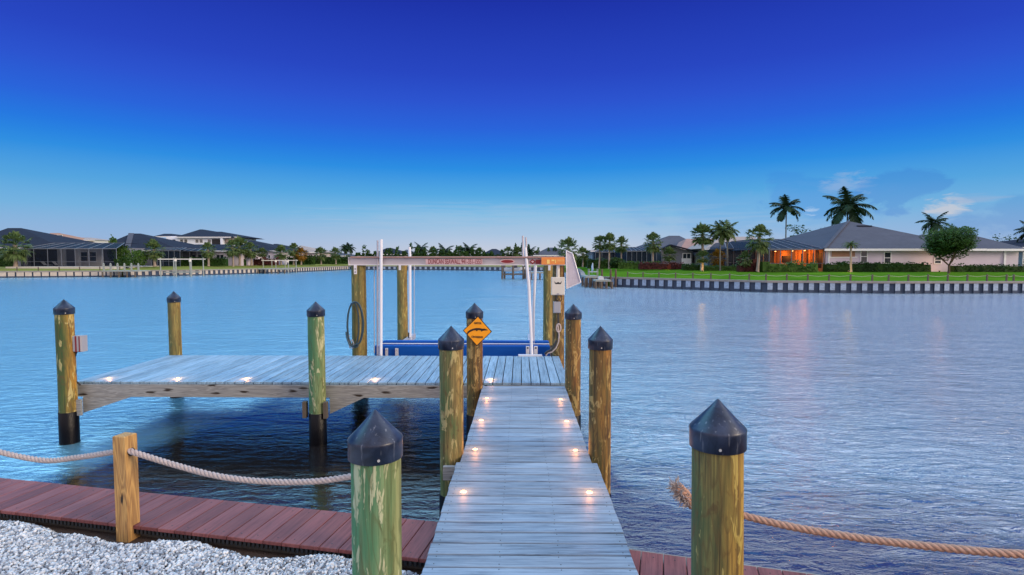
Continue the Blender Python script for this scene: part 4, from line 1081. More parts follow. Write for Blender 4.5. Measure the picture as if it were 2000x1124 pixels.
# round leafy tree
def leafy_tree(px, pyt, pyb, py_base, wpx, Y, label):
    x = XA(px, Y); zb_ = .45; zt_ = ZA(pyt, Y); zc0 = ZA(pyb, Y); rx = wpx/F*Y/2
    o = empty('leafy_tree', (x, Y, zb_), label, 'tree')
    tr = MB(); fork = Vector((.0,0,.75))
    tr.tube([(0,0,-.1),(.02,0,.35),fork], [.13,.10,.09], 10)
    ends = []
    for k in range(7):
        a = k*2.1+.4; e = Vector((math.cos(a)*rx*.5, math.sin(a)*rx*.4, (zc0-zb_)+R.uniform(.5,1.6)))
        tr.tube([fork, fork.lerp(e,.5)+Vector((0,0,-.12)), e], [.065,.045,.02], 7); ends.append(e)
    tr.build('trunk', 'bark', o)
    cm = MB(); cz = (zt_+zc0)/2-zb_; hz = (zt_-zc0)/2
    for k in range(52):
        v = rvec().normalized()*R.uniform(.30,.78); c = Vector((v.x*rx, v.y*rx*.9, cz+v.z*hz))
        r_ = R.uniform(.42,.72)
        leaves(cm, c, (r_*rx*.60, r_*rx*.60, r_*hz*.66), 420, .105, k, .2)
    cm.build('crown', 'leaf_tree', o)
leafy_tree(1854, 437, 507, 530, 100, 55.5, 'round dense green tree in front of the grey roofed house')
# hedges and shrubs
hedge(1618,1822,512,530,58.3,'long clipped hedge below the windows of the grey roofed house', lumpy=.18)
hedge(1868,2010,517,531,58.0,'loose hedge right of the round tree', lumpy=.3)
hedge(1492,1600,513,530,57.6,'flowering shrub row before the lit orange porch','leaf_l',lumpy=.4)
hedge(1250,1336,513,526,70,'low reddish hedge right of centre on the lawn','leaf_red',lumpy=.2)
hedge(1208,1292,511,523,73,'trimmed green hedge behind the lawn before the porch','leaf_l',lumpy=.05)
hedge(1336,1372,515,527,66,'dark hedge at the foot of the dark fan palm')
hedge(1376,1446,519,528,64,'low ground planting under the twin palms','leaf_l',lumpy=.4)
hedge(1446,1500,509,531,58.5,'dark red leaved shrubs around the full fan palm','leaf_red',lumpy=.5)
hedge(1148,1212,505,524,79,'dark hedge behind the three fan palms')
hedge(1108,1150,500,522,92,'overgrown shrubs behind the tapered lift panel')
bush(1206,504,524,30,74,'rounded shrub under the rightmost of the three palms')
bush(270,489,519,32,91,'round bright shrub left of the white boat lift','leaf_l')
bush(240,480,512,36,96,'loose shrub between the first two left houses','leaf_l')
bush(222,468,505,22,97,'light green small tree over the screened porch','leaf_l')
hedge(222,250,506,518,88,'clipped hedge right of the screened porch','leaf')
hedge(-6,24,484,520,92,'tall dark hedge at the far left edge')
hedge(330,440,503,518,101,'clipped hedge behind the white boat lift','leaf')
hedge(440,476,505,518,109,'hedge below the close pair of palms')
hedge(478,540,504,516,113,'reddish shrubs before the houses on the left bank','leaf_red',lumpy=.3)
hedge(560,612,500,514,124,'bushes under the tan roof')
hedge(606,690,501,514,136,'dark bushes at the end of the left bank',lumpy=.4)
for i,(a,b,lb) in enumerate([(690,800,'leftmost stretch of distant dark shrubs under the lift beam'),(800,900,'distant dark shrubs under the lettering of the beam'),(900,1000,'distant dark shrubs right of the lettering'),(1000,1110,'distant dark shrubs behind the docked boat')]):
    hedge(a,b,496-2*(i%2),519,150+i,lb,lumpy=.7,dep=3,n=1500,size=.32)
hedge(1550,1640,452,500,100,'dark treetops behind the grey roof, left of its peak',lumpy=.3,dep=4)
hedge(1960,2010,466,500,95,'dark treetops at the far right',lumpy=.3,dep=4)
# ================================================================= houses
def hip(mb, x0, x1, y0, y1, ze, rx0, rx1, ry0, ry1, zr, oh=.5, mi=0):
    x0 -= oh; x1 += oh; y0 -= oh; y1 += oh
    A = [(x0,y0,ze),(x1,y0,ze),(x1,y1,ze),(x0,y1,ze)]; Rg = [(rx0,ry0,zr),(rx1,ry1,zr)]
    if rx1-rx0 < .05 and abs(ry1-ry0) < .05: mb.add(A+[Rg[0]], [(0,1,4),(1,2,4),(2,3,4),(3,0,4),(3,2,1,0)], mi)
    else: mb.add(A+Rg, [(0,1,5,4),(1,2,5),(2,3,4,5),(3,0,4),(3,2,1,0)], mi)
def window(parent, xc, y, z0, z1, w_, fm='trim', lit=None, panes=1):
    b_ = MB(); f = .09
    b_.box((xc-w_/2-f, y-.06, z0-f), (xc+w_/2+f, y-.02, z0)); b_.box((xc-w_/2-f, y-.06, z1), (xc+w_/2+f, y-.02, z1+f))
    b_.box((xc-w_/2-f, y-.06, z0+.001), (xc-w_/2, y-.02, z1-.001)); b_.box((xc+w_/2, y-.06, z0+.001), (xc+w_/2+f, y-.02, z1-.001))
    for k in range(1, panes): b_.box((xc-w_/2+w_*k/panes-.04, y-.058, z0+.001), (xc-w_/2+w_*k/panes+.04, y-.022, z1-.001))
    b_.box((xc-w_/2+.001, y-.056, (z0+z1)/2-.03), (xc+w_/2-.001, y-.024, (z0+z1)/2+.03))
    o = b_.build('window', fm, parent)
    g = MB(); g.box((xc-w_/2, y-.02, z0), (xc+w_/2, y-.008, z1)); g.build('pane', lit or 'glass_dark', o)
    return o
def house(name, label, x0, x1, y0, y1, zb_, ze, roofs, wall='wall_white', roof='roof_dark', wins=(), gutter=True, gut_from=None, oh=.5):
    c = Vector(((x0+x1)/2, y0, zb_)); o = empty(name, c, label, 'house', 'houses on the banks')
    b_ = MB(); b_.box((x0-c.x, 0, -.4), (x1-c.x, y1-y0, ze-zb_-.02)); b_.build('wall', wall, o)
    for r_ in roofs:
        b_ = MB(); hx0, hx1, hy0, hy1, hze, rx0, rx1, ry, zr, mat_ = r_
        hip(b_, hx0-c.x, hx1-c.x, hy0-c.y, hy1-c.y, hze-zb_, rx0-c.x, rx1-c.x, ry-c.y, ry-c.y, zr-zb_, oh); b_.build('roof', mat_ or roof, o)
        if gutter:
            gx0 = gut_from if (gut_from is not None and r_ is not roofs[0]) else hx0-oh
            g = MB(); g.box((gx0-c.x, hy0-oh-c.y-.10, hze-zb_-.20), (hx1+oh-c.x, hy0-oh-c.y-.003, hze-zb_+.03)); g.build('gutter', 'trim', o)
    for (xc, w_, za, zb2, pn_) in wins: window(o, xc-c.x, 0, za-zb_, zb2-zb_, w_, panes=pn_)
    return o, c
def cage(parent, c, x0, x1, y0, y1, zb_, ze, zr, nx, ny, scr='screen', scr_r='screen_roof', fm='cage_frame', rows=(), th=.07, ridge=.5, face=True):
    # screened enclosure: sloping roof panels, side and front screens, frame
    o = bpy.data.objects.new('screen_enclosure', None); col.objects.link(o); o.parent = parent; o.location = (0,0,0)
    s = MB(); X0, X1, Y0, Y1 = x0-c.x, x1-c.x, y0-c.y, y1-c.y; Z0, Z1, Z2 = zb_-c.z, ze-c.z, zr-c.z
    ins = min((X1-X0)*.18, 2.5); ym = Y0+(Y1-Y0)*ridge
    s.add([(X0,Y0,Z0),(X1,Y0,Z0),(X1,Y0,Z1),(X0,Y0,Z1)], [(0,1,2,3)])
    s.add([(X0,Y1,Z0),(X0,Y0,Z0),(X0,Y0,Z1),(X0,Y1,Z1)], [(0,1,2,3)])
    s.build('screen', scr, o)
    s = MB(); s.add([(X0,Y0,Z1),(X1,Y0,Z1),(X1-ins*.6,ym,Z2),(X0+ins,ym,Z2),(X0,Y1,Z1),(X0+ins,Y1,Z2),(X1-ins*.6,Y1,Z2)], [(0,1,2,3),(4,0,3,5),(3,2,6,5)]); s.build('roof_screen', scr_r, o)
    f = MB()
    for k in range(nx+1):
        q = k/nx; xx = X0+(X1-X0)*q; xt = X0+ins+(X1-ins*.6-X0-ins)*q
        f.bar((xx,Y0-.04,Z0),(xx,Y0-.04,Z1),th,th); f.bar((xx,Y0-.02,Z1+.03),(xt,ym,Z2+.03),th,th)
    f.bar((X0,Y0-.05,Z1),(X1,Y0-.05,Z1),th,th*1.8); f.bar((X0+ins,ym,Z2+.02),(X1-ins*.6,ym,Z2+.02),th,th)
    f.bar((X0,Y0-.045,Z0+.9),(X1,Y0-.045,Z0+.9),th*.7,th*.7)
    f.build('frame', fm, o)
    return o
# --- right: grey roofed long house with lit porch
Yh = 60.0
px0 = XA(1614, Yh)
ze = ZA(487, Yh)
o, c = house('house', 'long pale house with grey hip roof and lit orange porch on the right bank', px0, XA(1989, Yh), Yh, Yh+22, .45, ze,
    [(px0, px0+16, Yh, Yh+24, ze, XA(1655,Yh+12)-.01, XA(1655,Yh+12)+.01, Yh+12, ZA(433,Yh+12), None),
     (px0+9, XA(1992,Yh), Yh, Yh+12, ze-.02, px0+14, XA(1893,Yh+5.5), Yh+5.5, ZA(459,Yh+5.5), None)], 'wall_beige', 'roof_grey',
    [(XA(1687,Yh),.62,ZA(512,Yh),ZA(491,Yh),1),(XA(1733,Yh),.62,ZA(514,Yh),ZA(494,Yh),1),(XA(1831.5,Yh),.62,ZA(514.5,Yh),ZA(503,Yh),1)], gut_from=px0+16.52)
def prt(name, mn, a, b): m_ = MB(); m_.box(Vector(a)-c, Vector(b)-c); return m_.build(name, mn, o)
prt('shutter', 'roof_rust', (XA(1624,Yh), Yh-.07, ZA(502,Yh)), (XA(1669,Yh), Yh-.02, ZA(489.5,Yh)))
prt('shutter_frame', 'trim', (XA(1620,Yh), Yh-.05, ZA(504,Yh)), (XA(1674,Yh), Yh-.021, ZA(502,Yh)-.002))
prt('downspout', 'trim', (XA(1616.5,Yh), Yh-.14, .45), (XA(1619,Yh), Yh-.02, ze-.2))
prt('downspout', 'trim', (XA(1959,Yh), Yh-.14, .45), (XA(1963,Yh), Yh-.02, ze-.2))
for xa_v in (41.6,):
    vt = MB(); vt.bar(Vector((xa_v,69.2,ZA(433,Yh+12)-.80))-c, Vector((xa_v+1.7,69.2,ZA(433,Yh+12)-.80))-c, .35, .16); vt.build('roof_vent', 'roof_dark', o)
rdg = MB(); rdg.bar(Vector((px0-.5,Yh-.5,ze+.05))-c, Vector((XA(1655,Yh+12),Yh+12,ZA(433,Yh+12)+.05))-c, .35, .08); rdg.build('ridge_cap', 'roof_grey', o)
# lit porch: left wall of the house in warm light, openings and columns
Yw0, Yw1 = Yh+.6, Yh+13
wl = MB(); wl.box((px0-.06-c.x, Yw0-c.y, -.0), (px0-.003-c.x, Yw1-c.y, ze-.47)); wl.build('porch_wall', 'wall_tan', o)
wd = MB()
for (a_, b_, z0_, z1_) in ((Yh+.8,Yh+1.5,.4,2.0),(Yh+2.0,Yh+2.7,.4,2.0),(Yh+3.2,Yh+3.9,.4,2.0),(Yh+4.5,Yh+5.2,.4,2.0),(Yh+7.6,Yh+10.0,.9,1.75)):
    wd.box((px0-.085-c.x, a_-c.y, z0_), (px0-.062-c.x, b_-c.y, z1_))
parts(wd, 'porch_opening', 'opening', o)
for yy in (Yh+1.75, Yh+2.95, Yh+4.2, Yh+6.0, Yh+11.6):
    cl = MB(); cl.box((px0-.32-c.x, yy-.09-c.y, 0), (px0-.14-c.x, yy+.09-c.y, ze-.47)); cl.build('porch_column', 'wall_tan', o)
cage(o, c, XA(1502,Yh+.3), px0-.03, Yh+.3, Yh+14, .45, ze-.02, ZA(468,Yh+7), 5, 1, 'screen_thin', 'screen_roof', 'cage_frame', ridge=.55)
def lamp(px, py, Y, e, colr=(1,.45,.12), r=.12, X=None, z=None, typ='POINT', name='lamp'):
    L = bpy.data.lights.new(name, typ); L.energy = e; L.color = colr; L.shadow_soft_size = r
    p = D(px, py, Y); lo = bpy.data.objects.new(name, L); col.objects.link(lo); lo.location = (X if X is not None else p.x, Y, z if z is not None else p.z); return lo
def bulb(x, y, z, label, r=.09):
    b_ = MB(); b_.lathe([(r*.4,.13),(r,.15),(r,.19)], 12); q = empty('porch_lamp', (x,y,z), label, 'lamp'); b_.build('lens', 'bulb_far', q)
    b2 = MB(); b2.lathe([(r*1.2,.19),(r*1.1,.26)], 12); b2.build('lamp_mount', 'alu', q); return q
for yy, e in ((Yh+2.4, 135), (Yh+5.2, 135), (Yh+9.5, 160)):
    lamp(0,505,yy,e,(1,.27,.03),X=px0-1.1,z=ze-.62)
    bulb(px0-1.1, yy+.02, ze-.30, 'glowing porch ceiling lamp, '+{2.4:'nearest the corner of the house',5.2:'in the middle of the porch',9.5:'deepest inside the porch'}[round(yy-Yh,1)])
# uplights
MT['bulb_up'] = emit('uplight_lens', (1,.6,.25,1), 1.5)
def uplight(px, Y, label, e=14, colr=(1,.55,.12)):
    x = XA(px, Y); q = empty('garden_uplight', (x, Y, .47), label, 'garden light', 'garden uplights on the right bank')
    b_ = MB(); b_.lathe([(.05,0),(.07,.10),(.08,.16)], 10); b_.build('housing', 'hull_d', q)
    b_ = MB(); b_.lathe([(.06,.162),(.04,.175)], 10); b_.build('lens', 'bulb_up', q)
    lamp(px,505,Y,e,colr,.05,X=x,z=.80)
uplight(1658, 56.4, 'garden uplight at the small palm by the grey roofed house', 26, (1,.62,.08))
uplight(1306, 70.6, 'garden uplight at the short palm by the gable', 40)
uplight(1372, 60.2, 'garden uplight under the dark fan palm', 40)
uplight(1836, 58.6, 'garden uplight against the pale wall behind the round tree', 34, (1,.42,.16))
# right edge neighbour
Yn = 76
house('house', 'dark roofed house cut off by the right edge of the picture', XA(1996,Yn), XA(2200,Yn), Yn, Yn+14, .45, ZA(483,Yn), [(XA(1990,Yn), XA(2200,Yn), Yn, Yn+14, ZA(484,Yn), XA(2040,Yn+7), XA(2150,Yn+7), Yn+7, ZA(462,Yn+7), None)], 'wall_grey', 'roof_dark', [(XA(2010,Yn),1.6,1.2,2.6,2)])
# middle right house with gable and screened porch
Ym = 84
o, c = house('house', 'middle house with grey peak, reddish tiled slope and screened porch', XA(1294,Ym), XA(1352,Ym), Ym, Ym+14, .45, ZA(493,Ym),
    [(XA(1262,Ym+6), XA(1372,Ym+6), Ym+6, Ym+22, ZA(488,Ym+6), XA(1306,Ym+14), XA(1326,Ym+14), Ym+14, ZA(461,Ym+14), 'roof_grey'),
     (XA(1330,Ym+2), XA(1440,Ym+2), Ym+2, Ym+14, ZA(491,Ym+2), XA(1340,Ym+8), XA(1420,Ym+8), Ym+8, ZA(467,Ym+8), 'roof_red')], 'wall_grey', 'roof_red', [(XA(1341,Ym),1.1,.6,2.6,2)])
g = MB(); ax = (XA(1290,Ym)-c.x, XA(1354,Ym)-c.x, XA(1306,Ym)-c.x); zE = ZA(493,Ym)-c.z; zP = ZA(480,Ym)-c.z
g.prism([(ax[0],zE-.6),(ax[1],zE-.02),(ax[1],zE+.0),(ax[2],zP),(ax[0],zE+.3)], lambda u,v: Vector((u,-.05,v)), (0,.046,0)); g.build('gable', 'wall_grey', o)
g = MB(); g.bar((ax[2],-.5,zP+.08),(ax[1]+.3,-.5,zE+.08),1.0,.16); g.bar((ax[0]-.3,-.5,zE+.35),(ax[2],-.5,zP+.08),1.0,.16); g.build('gable_roof', 'roof_dark', o)
prt('wall_wing', 'wall_white', (XA(1354,Ym+2), Ym+2, .2), (XA(1440,Ym+2), Ym+2.3, ZA(491,Ym+2)-.03))
prt('garage_door', 'trim', (XA(1331,Ym), Ym-.08, .45), (XA(1350,Ym), Ym-.03, ZA(505,Ym)))
cage(o, c, XA(1224,Ym-2), XA(1292,Ym-2), Ym-2, Ym+10, .45, ZA(491,Ym-2), ZA(484,Ym+4), 7, 1, 'screen', 'screen_roof', 'cage_frame')
# house behind the twin palms
Yk = 78
o, c = house('house', 'beige roofed house behind the twin palms with a dark screened porch', XA(1385,Yk), XA(1500,Yk), Yk, Yk+12, .45, ZA(486,Yk), [(XA(1380,Yk), XA(1500,Yk), Yk, Yk+12, ZA(486,Yk), XA(1410,Yk+6), XA(1470,Yk+6), Yk+6, ZA(463,Yk+6), None)], 'wall_grey', 'roof_tan')
cage(o, c, XA(1418,Yk-7), XA(1505,Yk-7), Yk-7, Yk-.1, .45, ZA(486,Yk-7), ZA(474,Yk-3), 6, 1, 'screen', 'screen_roof', 'cage_frame')
# low house with dark porch left of it
Yq = 96
o, c = house('house', 'low house with pale roof edge behind the three fan palms', XA(1160,Yq), XA(1296,Yq), Yq, Yq+12, .45, ZA(490,Yq), [(XA(1158,Yq), XA(1290,Yq), Yq, Yq+12, ZA(490,Yq), XA(1190,Yq+6), XA(1262,Yq+6), Yq+6, ZA(483,Yq+6), 'roof_grey')], 'wall_grey', 'roof_grey')
cage(o, c, XA(1163,Yq-4), XA(1226,Yq-4), Yq-4, Yq-.1, .45, ZA(493,Yq-4), ZA(488,Yq-2), 5, 1, 'screen', 'screen_roof', 'cage_white')
# --- left: first screened house
Ya = 97
o, c = house('house', 'large dark roofed house with screened porch at the far left', XA(-70,Ya), XA(238,Ya), Ya, Ya+14, .45, ZA(484,Ya),
    [(XA(-80,Ya), XA(120,Ya), Ya, Ya+16, ZA(484,Ya), XA(18,Ya+8), XA(44,Ya+8), Ya+8, ZA(445,Ya+8), None),
     (XA(60,Ya+1), XA(235,Ya+1), Ya+1, Ya+12, ZA(484,Ya), XA(100,Ya+6), XA(190,Ya+6), Ya+6, ZA(474,Ya+6), None)], 'wall_grey', 'roof_dark')
Yc = 90
prt('column', 'wall_beige', (XA(46,Yc+2), Yc+2, .4), (XA(54,Yc+2), Yc+2.6, ZA(487,Yc+2)))
prt('wall_panel', 'wall_white', (XA(112,Yc+2), Yc+2, .4), (XA(124,Yc+2), Yc+2.6, ZA(487,Yc+2)))
prt('column', 'wall_white', (XA(148,Yc+1), Yc+1, .4), (XA(153,Yc+1), Yc+1.5, ZA(487,Yc+1)))
prt('wall_panel', 'wall_white', (XA(154,Yc+3), Yc+3, .4), (XA(198,Yc+3), Yc+3.5, ZA(487,Yc+3)))
for px in (165, 182): window(o, XA(px,Yc+3)-c.x, Yc+3-c.y, 1.0, 2.5, 1.1)
prt('doorway', 'wall_grey', (XA(126,Yc+5), Yc+5, .4), (XA(147,Yc+5), Yc+5.2, ZA(487,Yc+5)))
prt('dark_interior', 'opening', (XA(56,Yc+5), Yc+5, .4), (XA(111,Yc+5), Yc+5.2, ZA(487,Yc+5)))
cage(o, c, XA(40,Yc), XA(228,Yc), Yc, Yc+8, .45, ZA(486,Yc), ZA(475,Yc+4), 7, 1, 'screen_mid', 'screen_roof', 'cage_white', th=.07)
for px, lb in ((84,'left reclined pool lounger inside the screened porch'),(106,'right reclined pool lounger inside the screened porch')):
    q = empty('pool_lounger', (XA(px,Yc+1.2), Yc+1.2, .47), lb, 'lounger', 'pool loungers in the screened porch')
    b_ = MB(); b_.bar((-.2,0,.9),(.35,0,.35),.6,.07); b_.build('backrest','wall_white',q); b_ = MB(); b_.bar((.35,0,.33),(1.4,0,.33),.6,.07); b_.build('seat','wall_white',q)
    b_ = MB(); [b_.box((x_-.03,y_-.03,0),(x_+.03,y_+.03,.3)) for x_ in (.3,1.3) for y_ in (-.25,.25)]; parts(b_, 'leg','cage_white',q)
mb = MB(); mb.box((XA(10,86),86,.0),(XA(222,86),96.9,.58)); struct(mb.build('patio','patio'))
# houses with red roofs behind
house('house', 'distant terracotta roofed villa behind the far left house', XA(92,180), XA(140,180), 180, 190, .5, ZA(468,180), [(XA(92,180), XA(140,180), 180, 190, ZA(468,180), XA(100,185), XA(118,185), 185, ZA(455,185), None)], 'wall_tan', 'roof_rust', [(XA(118,180),2,8,9.5,1)])
house('house', 'distant pale villa with flat tan roof left of the second dark roof', XA(143,185), XA(186,185), 185, 195, .5, ZA(469,185), [(XA(143,185), XA(186,185), 185, 195, ZA(469,185), XA(150,190), XA(178,190), 190, ZA(464,190), None)], 'wall_white', 'roof_tan')
# second dark roof
Yb = 103
o, c = house('house', 'house with tall dark hip roof behind the round shrub on the left bank', XA(200,Yb), XA(345,Yb), Yb, Yb+16, .45, ZA(488,Yb), [(XA(188,Yb), XA(352,Yb), Yb, Yb+16, ZA(489,Yb), XA(258,Yb+7), XA(276,Yb+7), Yb+7, ZA(456,Yb+7), None)], 'wall_grey', 'roof_dark')
b_ = MB(); b_.bar(Vector((XA(258,Yb+7),Yb+7,ZA(456,Yb+7)+.06))-c, Vector((XA(252,Yb),Yb-.4,ZA(488,Yb)+.2))-c, .9, .06); b_.build('ridge_cap','roof_grey',o)
cage(o, c, XA(296,Yb-6), XA(352,Yb-6), Yb-6, Yb-.1, .45, ZA(489,Yb-6), ZA(484,Yb-3), 5, 1, 'screen', 'screen_roof', 'cage_frame')
# two storey white house
Yt = 128
o, c = house('house', 'white two storey house with dark hip roofs on the left bank', XA(326,Yt), XA(437,Yt), Yt, Yt+16, .45, ZA(463,Yt),
    [(XA(352,Yt), XA(450,Yt), Yt, Yt+16, ZA(463,Yt), XA(392,Yt+8), XA(398,Yt+8), Yt+8, ZA(448,Yt+8), None),
     (XA(410,Yt+2), XA(462,Yt+2), Yt+2, Yt+14, ZA(463,Yt+2), XA(412,Yt+8), XA(434,Yt+8), Yt+8, ZA(452.5,Yt+8), None),
     (XA(308,Yt+2), XA(352,Yt+2), Yt+2, Yt+14, ZA(462,Yt+2), XA(322,Yt+8), XA(336,Yt+8), Yt+8, ZA(456.5,Yt+8), None)], 'wall_bright', 'roof_dark',
    [(XA(px,Yt),.7,ZA(474,Yt),ZA(468,Yt),1) for px in (341,356,364,386,394,410)], oh=.6)
prt('balcony_recess', 'opening', (XA(415,Yt), Yt-.06, ZA(478,Yt)), (XA(433,Yt), Yt-.01, ZA(467,Yt)))
prt('balcony_column', 'wall_bright', (XA(434,Yt), Yt-.6, .45), (XA(438,Yt), Yt-.02, ZA(463,Yt)-.25))
prt('balcony_recess', 'roof_tan', (XA(438.5,Yt), Yt+.5, ZA(478,Yt)), (XA(455,Yt), Yt+.9, ZA(466,Yt)))
# low house before it
Yl = 108
o, c = house('house', 'low dark roofed house with screened porch below the white house', XA(345,Yl), XA(470,Yl), Yl, Yl+12, .45, ZA(490,Yl), [(XA(325,Yl), XA(478,Yl), Yl, Yl+12, ZA(490,Yl), XA(345,Yl+6), XA(440,Yl+6), Yl+6, ZA(477.5,Yl+6), None)], 'wall_beige', 'roof_dark', [(XA(375,Yl),1.6,.9,2.6,2),(XA(395,Yl),1.6,.9,2.6,2),(XA(430,Yl),1.4,.9,2.6,2)])
cage(o, c, XA(312,Yl-5), XA(400,Yl-5), Yl-5, Yl-.1, .45, ZA(491,Yl-5), ZA(486,Yl-2), 6, 1, 'screen_mid', 'screen_roof', 'cage_white')
# further left bank houses
for (lb, a, b, pr0, pr1, py_r, py_e, Y, wl_, rf) in (
    ('dark roofed house behind the pair of palms', 462, 545, 490, 497, 470, 490, 124, 'wall_beige', 'roof_dark'),
    ('smaller dark hip roof house behind the second boat lift', 520, 585, 536, 542, 476.5, 492, 136, 'wall_grey', 'roof_dark'),
    ('tan roofed house on the left bank', 568, 618, 586, 590, 480, 493, 140, 'wall_beige', 'roof_tan'),
    ('small pale house at the end of the left bank', 655, 676, 660, 668, 494, 500, 160, 'wall_grey', 'roof_grey'),
    ('centre house with grey hip roof left of the white lift pole', 733, 790, 756, 764, 484.5, 497, 165, 'wall_grey', 'roof_dark'),
    ('small grey roof right of the centre house', 786, 806, 793, 797, 488, 498, 170, 'wall_grey', 'roof_grey'),
    ('house with grey peaked roof right of the lettering', 943, 988, 961, 969, 486.5, 499, 160, 'wall_tan', 'roof_dark'),
    ('house with grey roof behind the orange label of the beam', 1048, 1100, 1070, 1086, 484, 499, 150, 'wall_beige', 'roof_grey')):
    house('house', lb, XA(a,Y), XA(b,Y), Y, Y+14, .45, ZA(py_e,Y), [(XA(a,Y)-.5, XA(b,Y)+.5, Y, Y+14, ZA(py_e,Y), XA(pr0,Y+7), XA(pr1,Y+7), Y+7, ZA(py_r,Y+7), None)], wl_, rf, [(XA(a+(b-a)*q,Y),1.8,1.2,2.6,2) for q in (.3,.7)])
# ================================================================= shore furniture on the far banks
def rope_fence(pts, label, sp, h=.55, mn='timber_dark'):
    o = empty('rope_fence', (pts[0][0], pts[0][1], .05), label, 'fence'); base = o.location.copy(); rp = MB()
    prev = None; first = None
    for (ax, ay), (bx, by) in zip(pts[:-1], pts[1:]):
        a = Vector((ax, ay, .06)); b = Vector((bx, by, .06)); L = (b-a).length; k = 0
        while k*sp < L:
            p = a.lerp(b, k*sp/L)-base
            if first is None:
                b_ = MB(); b_.bbox((-.05,-.05,0),(.05,.05,h),.012); first = b_.build('post', mn, o, p)
            else:
                q = first.copy(); col.objects.link(q); q.parent = o; q.location = p
            tp = p+Vector((0,0,h*.8))
            if prev is not None: rp.tube([prev, prev.lerp(tp,.5)-Vector((0,0,.08)), tp], .014, 5)
            prev = tp; k += 1
    rp.build('rope', 'rope', o)
    return o
rope_fence([(10.5,54.2),(20.5,46.4),(29.7,45.0),(40,45.4),(48,45.6)], 'low post and rope fence along the right lawn edge', 1.62)
rope_fence([(-76,79),(-60.5,83.6)], 'low post and rope fence along the left lawn edge', 2.6, .6)
def small_lift(px0, px1, py, Y, label, mid=True, dep=3.2):
    x0, x1 = XA(px0,Y), XA(px1,Y); zt_ = ZA(py, Y); o = empty('far_boat_lift', (x0, Y, WZ), label, 'boat lift', 'small white boat lifts on the left bank')
    W_ = x1-x0; H_ = zt_-WZ
    first = None
    for xx, yy in ((0,0),(W_,0),(0,dep),(W_,dep))+(((W_*.5,0),(W_*.55,dep)) if mid else ()):
        if first is None: b_ = MB(); b_.lathe([(.10,-.4),(.08,H_+.25)], 10); first = b_.build('post', 'dock_grey', o, (xx,yy,0))
        else: q = first.copy(); col.objects.link(q); q.parent = o; q.location = (xx,yy,0)
    b_ = MB(); b_.box((-.3,-.14,H_-.04),(W_+.3,-.02,H_+.1)); b_.box((-.3,dep+.02,H_-.04),(W_+.3,dep+.14,H_+.1)); parts(b_, 'top_beam', 'box_beige', o)
    b_ = MB(); b_.tube([(W_*.52,-.25,H_-.3),(W_*.52,-.25,H_)], .2, 10); b_.tube([(W_,-.25,H_-.35),(W_,-.25,H_)], .18, 10); parts(b_, 'motor', 'box_beige', o)
    b_ = MB(); b_.box((.3,.2,.55),(W_-.3,.35,.75)); b_.box((.3,dep-.4,.55),(W_-.3,dep-.25,.75)); parts(b_, 'bunk', 'dock_grey', o)
small_lift(313, 373, 507, 83, 'white boat lift frame below the second left house')
small_lift(514, 563, 509.5, 104, 'pale boat lift frame further along the left bank', dep=3.6)
def pier(x0, x1, y0, y1, z, label, posts, rail=False, mn='dock_grey'):
    o = empty('pier', (x0, y0, WZ), label, 'pier')
    b_ = MB(); b_.box((0,0,z-WZ-.16),(x1-x0,y1-y0,z-WZ)); b_.build('deck', mn, o)
    first = None
    for (xx, yy, h_) in posts:
        if first is None: b_ = MB(); b_.lathe([(.12,-.5),(.11,z-WZ-.17)], 8); first = b_.build('pile', 'timber_dark', o, (xx,yy,0))
        else: q = first.copy(); col.objects.link(q); q.parent = o; q.location = (xx,yy,0)
    return o
xa_ = XA(1142,54); xb_ = XA(1166,54)
pier(xa_, xb_+.2, 53.2, 57, .18, 'grey pier with the lounge chair on the right bank', [(k*.42,.1,0) for k in range(4)]+[(k*.42,2.5,0) for k in range(4)])
pier(XA(1164,51), XA(1194,51), 51, 53.4, -.08, 'lower grey landing right of the lounge chair pier', [(k*.5,.1,0) for k in range(4)])
pier(-60.8, -55.5, 79.5, 82.2, .12, 'small dock left of the white boat lift', [(k*1.2,.1,0) for k in range(5)])
_pr = [ob for ob in bpy.data.objects if ob.get('label') == 'small dock left of the white boat lift'][0]
_f = None
for k in range(6):
    if _f is None: b_ = MB(); b_.bbox((-.09,-.09,.9),(.09,.09,1.95),.05); b_.lathe([(.13,1.955),(.10,2.0),(.02,2.1)], 8); _f = b_.build('rail_post', 'dock_grey', _pr, (.1,.25,0))
    else: q = _f.copy(); col.objects.link(q); q.parent = _pr; q.location = (.1+k*1.02,.25,0)
b_ = MB(); b_.bar((.1,.25,1.6),(5.2,.25,1.6),.05,.10); b_.build('rail', 'dock_grey', _pr)
pier(-47.5, -41.5, 99.5, 101.2, .05, 'small dock at the second boat lift', [(k*1.2,.1,0) for k in range(5)])
